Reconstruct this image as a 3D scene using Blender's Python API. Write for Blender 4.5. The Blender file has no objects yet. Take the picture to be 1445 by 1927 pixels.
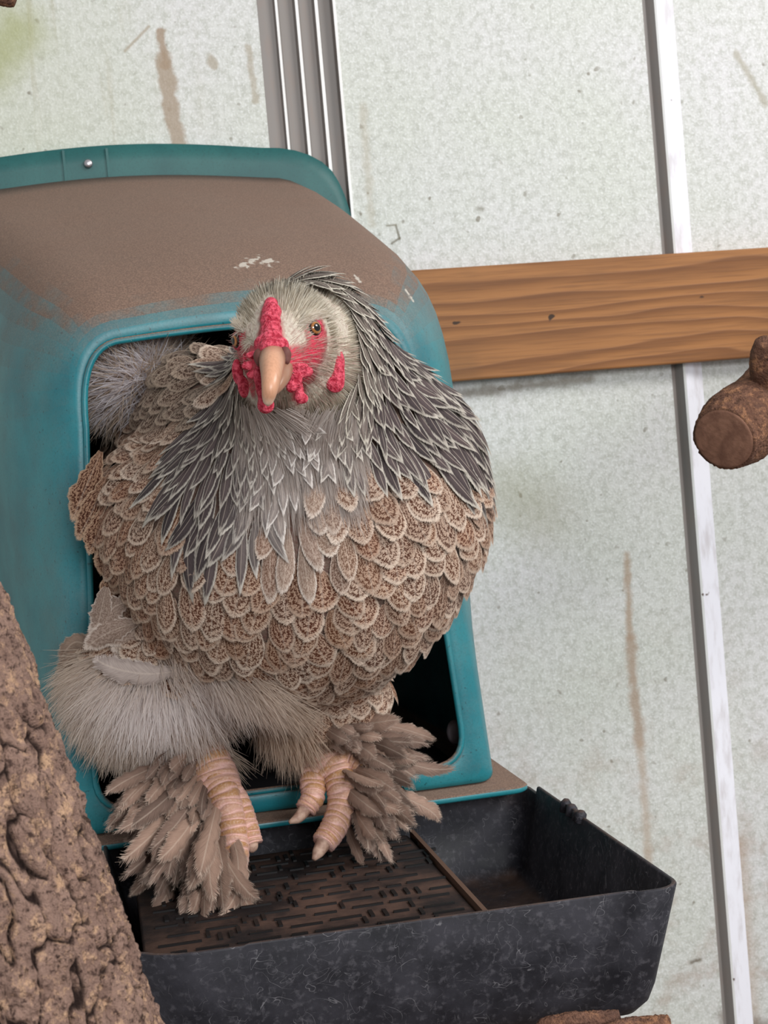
import bpy, math, random, functools
import numpy as np
from mathutils import Matrix, Vector, noise
random.seed(7); rng = np.random.default_rng(7)
# ------------------------------------------------------------------ camera, world, lights, exposure
F = 2780.0; CX, CY = 722.5, 963.5
def nrm(v):
    v = np.array(v, float); return v / np.linalg.norm(v)
yc = nrm((162 - CX, -(893 - CY), -F)); _v = nrm((-.097, 1, 0)); zc = nrm(_v - (_v @ yc) * yc); xc = np.cross(yc, zc)
M3 = np.array([xc, yc, zc]); CAM = np.array([0, -1.4, 0.])
def P(px, py, y):                       # world point on the vertical plane at depth y seen at a photo position
    d = M3 @ np.array([px - CX, -(py - CY), -F]); return CAM + d * ((y - CAM[1]) / d[1])
def proj(p):
    q = (np.asarray(p) - CAM) @ M3
    return CX + F * q[..., 0] / -q[..., 2], CY - F * q[..., 1] / -q[..., 2]
scn = bpy.context.scene; C = scn.collection
cam = bpy.data.objects.new('camera', bpy.data.cameras.new('camera')); C.objects.link(cam)
cam.data.sensor_fit = 'HORIZONTAL'; cam.data.sensor_width = 36; cam.data.lens = 36 * F / 1445
cam.data.clip_start = .02
cam.matrix_world = Matrix([[*M3[i], CAM[i]] for i in range(3)] + [[0, 0, 0, 1]])
cam.data.dof.use_dof = True; cam.data.dof.focus_distance = .82; cam.data.dof.aperture_fstop = 40
scn.camera = cam
w = bpy.data.worlds.new('world'); scn.world = w; w.use_nodes = True
bg = w.node_tree.nodes['Background']; bg.inputs[0].default_value = (.98, .98, 1.0, 1); bg.inputs[1].default_value = .47
def area(name, loc, target, size, power, col):
    l = bpy.data.lights.new(name, 'AREA'); l.shape = 'RECTANGLE'; l.size, l.size_y = size; l.energy = power; l.color = col
    o = bpy.data.objects.new(name, l); C.objects.link(o); o.location = loc
    o.rotation_euler = (Vector(target) - Vector(loc)).to_track_quat('-Z', 'Y').to_euler(); return o
area('daylight_opening', (1.7, -1.5, 1.15), (.25, -.2, 0), (.8, .6), 30, (1, .98, .95))
area('daylight_front', (.45, -3.0, .55), (.2, -.3, -.1), (.8, .7), 36, (.97, .99, 1))
scn.view_settings.view_transform = 'Standard'; scn.view_settings.look = 'None'; scn.view_settings.gamma = 1
scn.view_settings.exposure = 0.0
# ------------------------------------------------------------------ helpers
def srgb(r, g, b, k=1.0):
    f = lambda c: ((c / 255) / 12.92 if c < 10 else (((c / 255) + .055) / 1.055) ** 2.4) * k
    return (f(r), f(g), f(b), 1)
def mesh_obj(name, V, Fc, mat=None, parent=None, smooth=True, uv=None, attrs=None):
    me = bpy.data.meshes.new(name); V = np.asarray(V, float)
    origin = V.mean(0) if parent is None else V[0]
    me.from_pydata((V - origin).tolist(), [], Fc if isinstance(Fc, list) else Fc.tolist())
    if uv is not None:
        l = me.uv_layers.new(name='UVMap'); idx = np.empty(len(me.loops), dtype=np.int32)
        me.loops.foreach_get('vertex_index', idx); l.data.foreach_set('uv', np.asarray(uv, float)[idx].ravel())
    if attrs:
        for k, a in attrs.items():
            at = me.color_attributes.new(k, 'FLOAT_COLOR', 'POINT'); at.data.foreach_set('color', np.asarray(a, float).ravel())
    if smooth: me.polygons.foreach_set('use_smooth', [True] * len(me.polygons))
    me.update()
    o = bpy.data.objects.new(name, me); C.objects.link(o)
    if mat:
        for m in (mat if isinstance(mat, list) else [mat]): me.materials.append(m)
    o.location = origin
    if parent is not None:
        o.parent = parent
        o.location = Vector(origin) - abs_loc(parent)
    return o
def abs_loc(o):
    v = Vector((0, 0, 0))
    while o is not None: v = v + o.location; o = o.parent
    return v
def empty(name, loc):
    o = bpy.data.objects.new(name, None); C.objects.link(o); o.location = loc; o.empty_display_size = .05; return o
def tag(o, label=None, cat=None, group=None, kind=None):
    for k, v in (('label', label), ('category', cat), ('group', group), ('kind', kind)):
        if v: o[k] = v
    return o
def grid_faces(nu, nv, wrap=False):     # nu rows, nv columns
    f = []
    for i in range(nu - 1):
        for j in range(nv if wrap else nv - 1):
            k = (j + 1) % nv; f.append([i * nv + j, i * nv + k, (i + 1) * nv + k, (i + 1) * nv + j])
    return f
def catmull(pts, n):
    p = np.array(pts, float); p = np.vstack([2 * p[0] - p[1], p, 2 * p[-1] - p[-2]]); m = len(p) - 3
    t = np.linspace(0, m - 1e-9, n); i = t.astype(int); u = (t - i)[:, None]
    a, b, c, d = p[i], p[i + 1], p[i + 2], p[i + 3]
    return .5 * (2 * b + (c - a) * u + (2 * a - 5 * b + 4 * c - d) * u ** 2 + (3 * b - a - 3 * c + d) * u ** 3)
def frames(S, up=(0, 0, 1)):
    T = np.gradient(S, axis=0); T /= np.linalg.norm(T, axis=1)[:, None]
    n = np.array(up, float); out = []
    for t in T:
        n = n - (n @ t) * t; n /= np.linalg.norm(n); out.append(n)
    N = np.array(out); return T, N, np.cross(T, N)
def tube(S, R, seg=16, up=(0, 0, 1), flat=1.0, cap=True, disp=None):
    T, N, B = frames(S, up); a = np.linspace(0, 2 * np.pi, seg, endpoint=False)
    R = np.broadcast_to(np.asarray(R, float), (len(S),))
    rr = R[:, None] * np.ones((1, seg))
    if disp is not None: rr = rr + disp(np.linspace(0, 1, len(S))[:, None], a[None, :])
    V = S[:, None, :] + rr[..., None] * (np.cos(a)[None, :, None] * N[:, None] * flat + np.sin(a)[None, :, None] * B[:, None])
    V = V.reshape(-1, 3); Fc = grid_faces(len(S), seg, True)
    if cap:
        for e, s in ((0, 1), (len(S) - 1, -1)):
            V = np.vstack([V, S[e]]); c = len(V) - 1
            for j in range(seg):
                q = [c, e * seg + (j + 1) % seg, e * seg + j]; Fc.append(q if s > 0 else q[::-1])
    return V, Fc
def merge(parts):
    V = []; Fc = []; n = 0
    for v, f in parts:
        V.append(v); Fc += [[i + n for i in q] for q in f]; n += len(v)
    return np.vstack(V), Fc
def box(c, s):
    x, y, z = s[0] / 2, s[1] / 2, s[2] / 2
    V = np.array([[a, b, d] for a in (-x, x) for b in (-y, y) for d in (-z, z)]) + np.array(c)
    return V, [[0, 1, 3, 2], [4, 6, 7, 5], [0, 4, 5, 1], [2, 3, 7, 6], [0, 2, 6, 4], [1, 5, 7, 3]]
# signed distance pieces
def ell(p, c, r, R=None):
    q = p - np.array(c)
    if R is not None: q = q @ np.array(R)
    q = q / np.array(r); k0 = np.linalg.norm(q, axis=-1); k1 = np.linalg.norm(q / np.array(r), axis=-1) + 1e-9
    return k0 * (k0 - 1) / k1
def cap_(p, a, b, ra, rb):
    a = np.array(a); b = np.array(b); ab = b - a
    t = np.clip(((p - a) @ ab) / (ab @ ab), 0, 1)
    return np.linalg.norm(p - a - t[..., None] * ab, axis=-1) - (ra + (rb - ra) * t)
def smin(a, b, k):
    h = np.clip(.5 + .5 * (b - a) / k, 0, 1); return b * (1 - h) + a * h - k * h * (1 - h)
def sdf_mesh(f, lo, hi, h):             # surface nets
    lo = np.array(lo); n = np.ceil((np.array(hi) - lo) / h).astype(int) + 1
    ax = [lo[i] + h * np.arange(n[i]) for i in range(3)]
    G = np.stack(np.meshgrid(*ax, indexing='ij'), -1); D = f(G.reshape(-1, 3)).reshape(n)
    s = D < 0; cs = np.zeros(n - 1, int)
    for i in (0, 1):
        for j in (0, 1):
            for k in (0, 1): cs += s[i:n[0] - 1 + i, j:n[1] - 1 + j, k:n[2] - 1 + k]
    act = (cs > 0) & (cs < 8); idx = -np.ones(n - 1, int); idx[act] = np.arange(act.sum())
    ijk = np.argwhere(act); acc = np.zeros((len(ijk), 3)); cnt = np.zeros(len(ijk))
    cor = [(i, j, k) for i in (0, 1) for j in (0, 1) for k in (0, 1)]
    for a in range(8):
        for b in range(a + 1, 8):
            if sum(abs(cor[a][m] - cor[b][m]) for m in range(3)) != 1: continue
            A = ijk + cor[a]; B = ijk + cor[b]; da = D[tuple(A.T)]; db = D[tuple(B.T)]
            m = (da < 0) != (db < 0); t = np.where(m, da / np.where(m, da - db, 1), 0)[:, None]
            acc += np.where(m[:, None], A + t * (B - A), 0); cnt += m
    V = lo + h * acc / cnt[:, None]; Q = []
    for d in range(3):
        e = [0, 0, 0]; e[d] = 1; u, v = [(1, 2), (2, 0), (0, 1)][d]
        a = s[:n[0] - e[0], :n[1] - e[1], :n[2] - e[2]]; b = s[e[0]:, e[1]:, e[2]:]
        E = np.argwhere(a != b); E = E[(E[:, u] > 0) & (E[:, v] > 0) & (E[:, u] < n[u] - 1) & (E[:, v] < n[v] - 1)]
        ins = a[tuple(E.T)]; eu = np.zeros(3, int); eu[u] = 1; ev = np.zeros(3, int); ev[v] = 1
        q = np.stack([idx[tuple((E - eu - ev).T)], idx[tuple((E - ev).T)], idx[tuple(E.T)], idx[tuple((E - eu).T)]], 1)
        q[~ins] = q[~ins][:, ::-1]; Q.append(q)
    Q = np.vstack(Q); return V, Q[(Q >= 0).all(1)].tolist()
# ------------------------------------------------------------------ material helpers
class NT:
    def __init__(s, name, rough=.6, spec=.3):
        s.m = bpy.data.materials.new(name); s.m.use_nodes = True; s.t = s.m.node_tree; s.n = s.t.nodes
        s.b = s.n['Principled BSDF']; s.b.inputs['Roughness'].default_value = rough
        s.b.inputs['Specular IOR Level'].default_value = spec
    def put(s, sock, v):
        if isinstance(v, bpy.types.NodeSocket): s.t.links.new(v, sock)
        elif v is not None:
            if sock.type == 'RGBA' and isinstance(v, (int, float)): v = (v, v, v, 1)
            sock.default_value = v
    def add(s, t, **k):
        n = s.n.new(t)
        for a, v in k.items(): setattr(n, a, v)
        return n
    def math(s, op, a, b=None, c=None, clamp=False):
        n = s.add('ShaderNodeMath', operation=op, use_clamp=clamp)
        for i, v in enumerate((a, b, c)):
            if v is not None: s.put(n.inputs[i], v)
        return n.outputs[0]
    def ramp(s, x, a, b, lo=0., hi=1.):
        n = s.add('ShaderNodeMapRange', interpolation_type='SMOOTHSTEP')
        for i, v in enumerate((x, a, b, lo, hi)): s.put(n.inputs[i], v)
        return n.outputs[0]
    def mix(s, f, a, b, mode='MIX'):
        n = s.add('ShaderNodeMix', data_type='RGBA', blend_type=mode)
        s.put(n.inputs[0], f); s.put(n.inputs[6], a); s.put(n.inputs[7], b); return n.outputs[2]
    def pos(s): return s.add('ShaderNodeNewGeometry').outputs['Position']
    def obj(s): return s.add('ShaderNodeTexCoord').outputs['Object']
    def scale(s, v, sc, loc=(0, 0, 0), rot=(0, 0, 0)):
        n = s.add('ShaderNodeMapping'); s.put(n.inputs[0], v); n.inputs[1].default_value = loc
        n.inputs[2].default_value = rot; n.inputs[3].default_value = sc; return n.outputs[0]
    def noise(s, v, sc, det=4, rough=.55, dist=0.):
        n = s.add('ShaderNodeTexNoise'); s.put(n.inputs['Vector'], v); n.inputs['Scale'].default_value = sc
        n.inputs['Detail'].default_value = det; n.inputs['Roughness'].default_value = rough
        n.inputs['Distortion'].default_value = dist; return n.outputs[0]
    def sep(s, v):
        n = s.add('ShaderNodeSeparateXYZ'); s.put(n.inputs[0], v); return n.outputs
    def comb(s, x, y, z):
        n = s.add('ShaderNodeCombineXYZ')
        for i, v in enumerate((x, y, z)): s.put(n.inputs[i], v)
        return n.outputs[0]
    def attr(s, name):
        return s.add('ShaderNodeAttribute', attribute_name=name).outputs
    def bump(s, h, st=.3, dist=.001):
        n = s.add('ShaderNodeBump'); n.inputs['Strength'].default_value = st; n.inputs['Distance'].default_value = dist
        s.put(n.inputs['Height'], h); s.t.links.new(n.outputs[0], s.b.inputs['Normal'])
    def base(s, c): s.put(s.b.inputs['Base Color'], c); return s
# capsule-shaped stain mask on the wall, between world points in x/z
def stain(t, x, z, a, b, r, soft, wob):
    ax, az = a; bx, bz = b; dx, dz = bx - ax, bz - az; L2 = dx * dx + dz * dz
    px = t.math('SUBTRACT', x, ax); pz = t.math('SUBTRACT', z, az)
    h = t.math('DIVIDE', t.math('ADD', t.math('MULTIPLY', px, dx), t.math('MULTIPLY', pz, dz)), L2, clamp=True)
    ex = t.math('SUBTRACT', px, t.math('MULTIPLY', h, dx)); ez = t.math('SUBTRACT', pz, t.math('MULTIPLY', h, dz))
    d = t.math('SQRT', t.math('ADD', t.math('MULTIPLY', ex, ex), t.math('MULTIPLY', ez, ez)))
    d = t.math('ADD', d, wob)
    return t.ramp(d, r + soft, r - soft if r > soft else 0.)
# ------------------------------------------------------------------ WALL (painted ribbed metal)
def wall_material():
    t = NT('painted_metal', .5, .35); p = t.pos(); x, y, z = t.sep(p)
    big = t.noise(p, 5, 4); fine = t.noise(p, 420, 2); mid = t.noise(p, 130, 4, .7)
    st = t.noise(t.scale(p, (60, 60, 5)), 1, 4)
    c = t.mix(t.ramp(big, .3, .7), srgb(204, 207, 199), srgb(214, 213, 214))
    c = t.mix(t.math('MULTIPLY', t.ramp(mid, .40, .66), .6), c, srgb(168, 170, 160))
    c = t.mix(t.math('MULTIPLY', t.ramp(fine, .5, .66), .45), c, srgb(238, 240, 240))
    # algae tint towards the left panel
    gx = t.ramp(x, .2, -.05); c = t.mix(t.math('MULTIPLY', gx, .35), c, srgb(190, 196, 168))
    streak = t.math('MULTIPLY', t.ramp(st, .52, .72), t.math('MULTIPLY', gx, .55))
    c = t.mix(streak, c, srgb(168, 160, 132))
    spk = t.noise(p, 95, 1, .4); spk2 = t.noise(p, 16, 3)
    m = t.math('MULTIPLY', t.ramp(spk, .70, .76), t.ramp(spk2, .38, .6)); c = t.mix(t.math('MULTIPLY', m, .75), c, srgb(120, 112, 96))
    # dusting that gathers low down and beside the seams
    low = t.math('MULTIPLY', t.ramp(z, -.1, -.6), t.ramp(t.noise(p, 22, 5, .65), .48, .7))
    c = t.mix(t.math('MULTIPLY', low, .6), c, srgb(160, 138, 120))
    wob = t.math('MULTIPLY', t.math('SUBTRACT', t.noise(p, 60, 4), .5), .018)
    wob2 = t.math('MULTIPLY', t.math('SUBTRACT', t.noise(p, 90, 4), .5), .012)
    def xz(px, py): q = P(px, py, 0); return (q[0], q[2])
    for a, b, r, sf, col, k in (((302, 60), (312, 120), .004, .002, (158, 138, 118), .9), ((308, 110), (338, 300), .0075, .0025, (156, 136, 114), .8),
                        ((280, 50), (235, 96), .0012, .001, (160, 146, 124), .7), ((398, 108), (402, 122), .004, .002, (160, 148, 128), .7),
                        ((468, 90), (480, 190), .003, .002, (158, 146, 124), .6), ((1180, 1045), (1185, 1200), .002, .004, (166, 142, 118), .75),
                        ((1185, 1200), (1203, 1400), .005, .004, (162, 138, 116), .75), ((1205, 1400), (1222, 1640), .003, .005, (176, 156, 136), .6),
                        ((745, 425), (752, 450), .001, .001, (96, 88, 66), .8), ((737, 458), (752, 448), .001, .001, (96, 88, 66), .8), ((728, 425), (745, 423), .0008, .0008, (110, 100, 76), .7),
                        ((902, 392), (908, 392), .0025, .002, (130, 126, 112), .7), ((1385, 100), (1440, 195), .003, .003, (150, 142, 118), .6),
                        ((1300, 1812), (1318, 1806), .002, .002, (100, 88, 70), .8), ((1370, 1915), (1440, 1940), .01, .008, (110, 92, 78), .7),
                        ((682, 200), (700, 420), .002, .005, (170, 160, 138), .4)):
        c = t.mix(t.math('MULTIPLY', stain(t, x, z, xz(*a), xz(*b), r, sf, wob if r > .0035 else wob2 if r > .0015 else 0), k), c, srgb(*col))
    g1 = stain(t, x, z, xz(30, 60), xz(-20, 120), .015, .03, wob); c = t.mix(t.math('MULTIPLY', g1, .7), c, srgb(158, 162, 106))
    g2 = stain(t, x, z, xz(960, 930), xz(1010, 960), .012, .05, wob); c = t.mix(t.math('MULTIPLY', g2, .4), c, srgb(150, 146, 116))
    g3 = stain(t, x, z, xz(860, 742), xz(1110, 712), .003, .006, wob); c = t.mix(t.math('MULTIPLY', g3, .65), c, srgb(110, 96, 78))
    g4 = stain(t, x, z, xz(1380, 1600), xz(1400, 1900), .008, .018, wob); c = t.mix(t.math('MULTIPLY', g4, .6), c, srgb(170, 140, 116))
    t.base(c); t.bump(t.math('ADD', fine, t.math('MULTIPLY', mid, 1.5)), .35, .0012); return t.m
MW = wall_material()
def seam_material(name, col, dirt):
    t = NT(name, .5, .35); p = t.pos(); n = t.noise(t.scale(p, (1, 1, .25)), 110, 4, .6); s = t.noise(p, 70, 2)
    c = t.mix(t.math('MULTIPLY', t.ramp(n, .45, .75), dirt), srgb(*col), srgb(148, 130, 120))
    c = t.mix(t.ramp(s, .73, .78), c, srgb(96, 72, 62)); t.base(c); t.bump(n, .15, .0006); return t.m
M_shade = seam_material('seam_shade', (140, 134, 130), .4); M_rib_lit = seam_material('rib_lit', (236, 236, 244), .35)  # shade of grooves and rib side painted grey, lit rib face painted white
M_lip_lit = seam_material('lip_lit', (240, 240, 238), .1)  # ridge tops painted pale for the light they catch
def extrude_profile(name, prof, mats, z0=-1.25, z1=1.0, parent=None):
    V = []; Fc = []
    zs = [z0, -.3, .3, z1]
    for x, y in prof:
        for z in zs: V.append((x, y, z))
    k = len(zs)
    for i in range(len(prof) - 1):
        for j in range(k - 1): Fc.append([i * k + j, (i + 1) * k + j, (i + 1) * k + j + 1, i * k + j + 1])
    o = mesh_obj(name, V, Fc, [m for m in dict.fromkeys(mats)], parent, smooth=False)
    ml = [m for m in dict.fromkeys(mats)]
    for i in range(len(prof) - 1):
        for j in range(k - 1): o.data.polygons[i * (k - 1) + j].material_index = ml.index(mats[i])
    return o
wall = empty('wall_back', (0, 0, 0)); tag(wall, kind='structure')
extrude_profile('wall_panel', [(-1.6, 0), (.199, 0)], [MW], parent=wall)
extrude_profile('wall_panel', [(.2735, 0), (.5835, 0)], [MW], parent=wall)
extrude_profile('wall_panel', [(.617, 0), (1.6, 0)], [MW], parent=wall)
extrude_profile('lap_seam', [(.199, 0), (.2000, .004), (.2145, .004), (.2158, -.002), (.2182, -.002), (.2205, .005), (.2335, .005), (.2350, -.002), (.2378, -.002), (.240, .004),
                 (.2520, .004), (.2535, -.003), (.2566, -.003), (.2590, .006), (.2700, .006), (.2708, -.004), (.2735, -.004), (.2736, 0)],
                [M_shade, M_shade, M_shade, M_lip_lit, M_shade, M_shade, M_shade, M_lip_lit, M_shade, M_shade, M_shade, M_lip_lit, M_shade, M_shade, M_shade, M_lip_lit, MW], parent=wall)
extrude_profile('rib', [(.5835, 0), (.585, .003), (.588, .003), (.5935, -.006), (.5955, -.0072), (.616, 0), (.617, 0)], [M_shade, M_shade, M_shade, M_lip_lit, M_rib_lit, MW], parent=wall)
# ground far below
tg = NT('dry_soil', .95, .1); pp = tg.pos(); tg.base(tg.mix(tg.ramp(tg.noise(pp, 6, 5), .3, .7), srgb(92, 76, 62), srgb(132, 112, 94)))
fl = mesh_obj('floor', [(-1.6, -4, -1.25), (1.6, -4, -1.25), (1.6, 0, -1.25), (-1.6, 0, -1.25)], [[0, 1, 2, 3]], tg.m, smooth=False); tag(fl, kind='structure')
# ------------------------------------------------------------------ BOARD
def wood_material():
    t = NT('pine_board', .55, .3); p = t.pos(); x, y, z = t.sep(p)
    q = t.comb(t.math('MULTIPLY', x, 1.6), t.math('MULTIPLY', y, 8), t.math('MULTIPLY', z, 11))
    n = t.noise(q, 1.6, 2, .45, .25)
    ring = t.math('FRACT', t.math('ADD', t.math('MULTIPLY', n, 4.5), t.math('MULTIPLY', z, 62)))
    ring = t.math('MULTIPLY', t.ramp(ring, .15, .9), t.ramp(ring, 1.0, .9))
    gr = t.noise(t.scale(p, (14, 60, 420)), 1, 3, .6)
    c = t.mix(t.math('MULTIPLY', ring, .8), srgb(162, 110, 64), srgb(116, 72, 38))
    c = t.mix(t.math('MULTIPLY', t.ramp(gr, .4, .7), .4), c, srgb(98, 62, 38))
    c = t.mix(t.math('MULTIPLY', t.ramp(t.noise(p, 9, 3), .5, .7), .35), c, srgb(120, 84, 52))
    sp = t.noise(p, 60, 1); c = t.mix(t.ramp(sp, .76, .79), c, srgb(60, 40, 26))
    t.base(c); t.bump(t.math('ADD', gr, ring), .25, .0008); return t.m
def bevel(o, wd=.002, seg=2):
    m = o.modifiers.new('bevel', 'BEVEL'); m.width = wd; m.segments = seg; m.limit_method = 'ANGLE'; return o
bV, bF = box((1.04, -.013, .112), (1.50, .022, .108))
bd = mesh_obj('wooden_rail', bV, bF, wood_material(), smooth=False); bevel(bd, .0015)
tag(bd, 'brown grained pine board fixed level across the white metal wall', 'board')
# ------------------------------------------------------------------ NEST BOX
AX = .113
def outline(zb, zt, cr, wb, rb, ws, zs, wt):
    pts = [(wb * 0 + u * (wb - rb), zb) for u in np.linspace(0, 1, 8)]
    for u in np.linspace(0, 1, 8)[1:]:
        a, b, c = (wb - rb, zb), (wb, zb), (wb + (ws - wb) * rb / (zs - zb), zb + rb)
        pts.append(tuple((1 - u) ** 2 * a[i] + 2 * u * (1 - u) * b[i] + u * u * c[i] for i in (0, 1)))
    s0 = pts[-1]
    for u in np.linspace(0, 1, 10)[1:]: pts.append((s0[0] + (ws - s0[0]) * u, s0[1] + (zs - s0[1]) * u))
    for u in np.linspace(0, 1, 12)[1:]:
        a, b, c = (ws, zs), (ws + (ws - wt) * .03, zt), (wt, zt)
        d = (a[0] * .25 + b[0] * .75, a[1] * .35 + b[1] * .65); e = (c[0] * .3 + b[0] * .7, c[1])
        pts.append(tuple((1 - u) ** 3 * a[i] + 3 * u * (1 - u) ** 2 * d[i] + 3 * u * u * (1 - u) * e[i] + u ** 3 * c[i] for i in (0, 1)))
    for u in np.linspace(0, 1, 9)[1:]: pts.append((wt * (1 - u), zt + cr * math.sin(u * math.pi / 2)))
    R = pts; L = [(-x, z) for x, z in R[::-1]][1:-1]
    return np.array(R + L)
def plastic(name, c1, c2, rough=.38, dust=True, scratch=0.):
    t = NT(name, rough, .5); p = t.pos(); x, y, z = t.sep(p)
    f = t.noise(p, 600, 2); b = t.noise(p, 18, 3); sp = t.noise(p, 330, 1)
    c = t.mix(t.ramp(b, .3, .7), srgb(*c1), srgb(*c2)); c = t.mix(t.math('MULTIPLY', t.ramp(f, .5, .7), .35), c, srgb(*c2, .55))
    c = t.mix(t.math('MULTIPLY', t.ramp(sp, .70, .76), .6), c, srgb(14, 60, 70))
    r = rough
    if dust:
        nz = t.sep(t.add('ShaderNodeNewGeometry').outputs['True Normal'])[2]
        wv = t.math('MULTIPLY', t.math('SUBTRACT', t.noise(p, 20, 6, .66), .5), .8)
        nn = t.math('ADD', nz, wv)
        m = t.math('MULTIPLY', t.ramp(nn, .20, .72), 1.)
        m = t.math('MAXIMUM', m, t.math('MULTIPLY', t.ramp(nn, -.12, .5), .5))
        gs = t.noise(p, 900, 2)
        dc = t.mix(t.ramp(gs, .35, .7), srgb(112, 86, 72), srgb(142, 112, 94))
        c = t.mix(t.math('MULTIPLY', m, .95), c, dc)
        r = t.ramp(m, 0, 1, rough, .9)
        q1 = P(482, 492, -.37); q2 = P(666, 522, -.36)
        wob = t.math('MULTIPLY', t.math('SUBTRACT', t.noise(p, 160, 3), .5), .028)
        wb = t.math('MULTIPLY', t.math('SUBTRACT', t.noise(p, 220, 3), .5), .006)
        for a, b_, rr, sf, ww in ((P(455, 496, -.37), P(510, 487, -.37), .001, .0015, wob), (P(664, 520, -.37), P(670, 535, -.37), .0008, .0007, wb), (P(742, 560, -.33), P(752, 580, -.33), .0008, .0007, wb)):
            c = t.mix(t.math('MULTIPLY', stain(t, x, z, (a[0], a[2]), (b_[0], b_[2]), rr, sf, ww), .8), c, srgb(200, 192, 180))
    t.put(t.b.inputs['Roughness'], r); t.base(c); t.bump(f, .12, .0006); return t.m
TEAL = plastic('teal_plastic', (20, 112, 124), (42, 136, 146)); TEAL2 = plastic('teal_plastic_flange', (24, 84, 84), (36, 98, 96), .5, False)
nest = empty('nest_box', (AX, 0, -.25)); tag(nest, 'teal plastic nest box with dusty brown roof, mounted on the metal wall', 'nest box')
OPEN = (-.225, .0865, .004, .128, .026, .110, .030, .080)
rings = [(-.4000, OPEN), (-.4015, (-.2285, .0895, .005, .1305, .027, .1125, .031, .080)), (-.4010, (-.236, .095, .006, .140, .012, .1165, .038, .079)),
         (-.399, (-.240, .101, .006, .1460, .010, .1205, .036, .079)), (-.394, (-.241, .108, .007, .1490, .009, .1265, .034, .079)), (-.385, (-.241, .117, .007, .1510, .009, .134, .030, .077)),
         (-.370, (-.241, .128, .008, .1525, .009, .1430, .026, .080)), (-.345, (-.241, .1405, .008, .1545, .009, .156, .022, .084)), (-.315, (-.241, .1535, .008, .157, .009, .1635, .02, .088)),
         (-.28, (-.241, .167, .008, .158, .009, .1655, .025, .091)), (-.20, (-.241, .195, .008, .157, .009, .164, .05, .094)), (-.12, (-.241, .224, .008, .152, .009, .158, .09, .096)),
         (-.05, (-.241, .249, .008, .147, .009, .150, .13, .096)), (-.009, (-.241, .263, .008, .142, .009, .143, .15, .095))]
V = []; 
def spread(y, px):      # the hood grows wider on its left side towards the wall
    t = max(0, (y + .37) / .37) ** 1.6; return AX + px - .11 * t * np.clip(.5 - px / .28, 0, 1)
for y, o in rings:
    pts = outline(*o); V.append(np.stack([spread(y, pts[:, 0]), np.full(len(pts), y), pts[:, 1]], 1))
nv = len(V[0])
hood = mesh_obj('hood', np.vstack(V), [q[::-1] for q in grid_faces(len(V), nv, True)], TEAL, nest)
sm = hood.modifiers.new('thickness', 'SOLIDIFY'); sm.thickness = .0028; sm.offset = -1
# flange flat on the wall
fo = outline(-.262, .292, .009, .160, .02, .160, .175, .095); fi = outline(-.2405, .262, .008, .141, .008, .142, .15, .094)
V = [np.stack([spread(0, p_[:, 0]), np.full(len(p_), y), p_[:, 1]], 1) for p_, y in ((fi, -.006), (fi * .5 + fo * .5, -.0062), (fo * .98 + fi * .02, -.006), (fo, -.0045), (fo, -.0008))]
fg = mesh_obj('flange', np.vstack(V), [q[::-1] for q in grid_faces(5, nv, True)], TEAL2, nest)
fv, ff = [], []
a, b = P(120, 300, -.007), P(204, 300, -.007)
for xx in (P(122, 318, -.007)[0], P(204, 318, -.007)[0]):
    v_, f_ = box((xx, -.0068, .2815), (.0022, .0022, .032))
    mesh_obj('mounting_ridge', v_, f_, TEAL2, nest, smooth=False)
ms = NT('screw_metal', .35, .5); ms.b.inputs['Metallic'].default_value = .9; ms.base(srgb(190, 186, 190))
c0 = P(166, 308, -.008); S = np.array([[c0[0], -.006, c0[2]], [c0[0], -.0085, c0[2]], [c0[0], -.0098, c0[2]], [c0[0], -.0102, c0[2]]])
mesh_obj('screw', *tube(S, [.0042, .0042, .003, .0008], 14, up=(1, 0, 0)), ms.m, nest)
# bead round the opening
po = outline(*OPEN); S = np.stack([AX + po[:, 0], np.full(len(po), -.4018), po[:, 1]], 1); S = np.vstack([S, S[:1], S[1:2]])
a_ = np.linspace(0, 2 * np.pi, 10, endpoint=False); T = np.gradient(S, axis=0); T /= np.linalg.norm(T, axis=1)[:, None] + 1e-9
Nn = np.array([0, -1., 0])[None].repeat(len(S), 0); Bn = np.cross(T, Nn)
Vb = (S[:, None] + .0022 * (np.cos(a_)[None, :, None] * Nn[:, None] + np.sin(a_)[None, :, None] * Bn[:, None])).reshape(-1, 3)
mesh_obj('opening_bead', Vb, grid_faces(len(S), 10, True), TEAL, nest)
# base plate with upturned front sill
def rounded_slab(x0, x1, y0, y1, z0, z1, r, n=7):
    pts = []
    for cx, cy, a0 in ((x1 - r, y0 + r, -90), (x1 - r, y1 - r, 0), (x0 + r, y1 - r, 90), (x0 + r, y0 + r, 180)):
        for k in range(n): a = math.radians(a0 + 90 * k / (n - 1)); pts.append((cx + r * math.cos(a), cy + r * math.sin(a)))
    e = .0012; cx, cy = (x0 + x1) / 2, (y0 + y1) / 2; V = []
    for z, s in ((z0, e), (z0 + e, 0), (z1 - e, 0), (z1, e)):
        for x, y in pts: V.append((x - math.copysign(s, x - cx), y - math.copysign(s, y - cy), z))
    m = len(pts); return np.array(V), grid_faces(4, m, True) + [list(range(m))[::-1], [3 * m + i for i in range(m)]]
mesh_obj('base_plate', *rounded_slab(AX - .168, AX + .168, -.421, -.006, -.2465, -.2415, .012), TEAL, nest)
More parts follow.
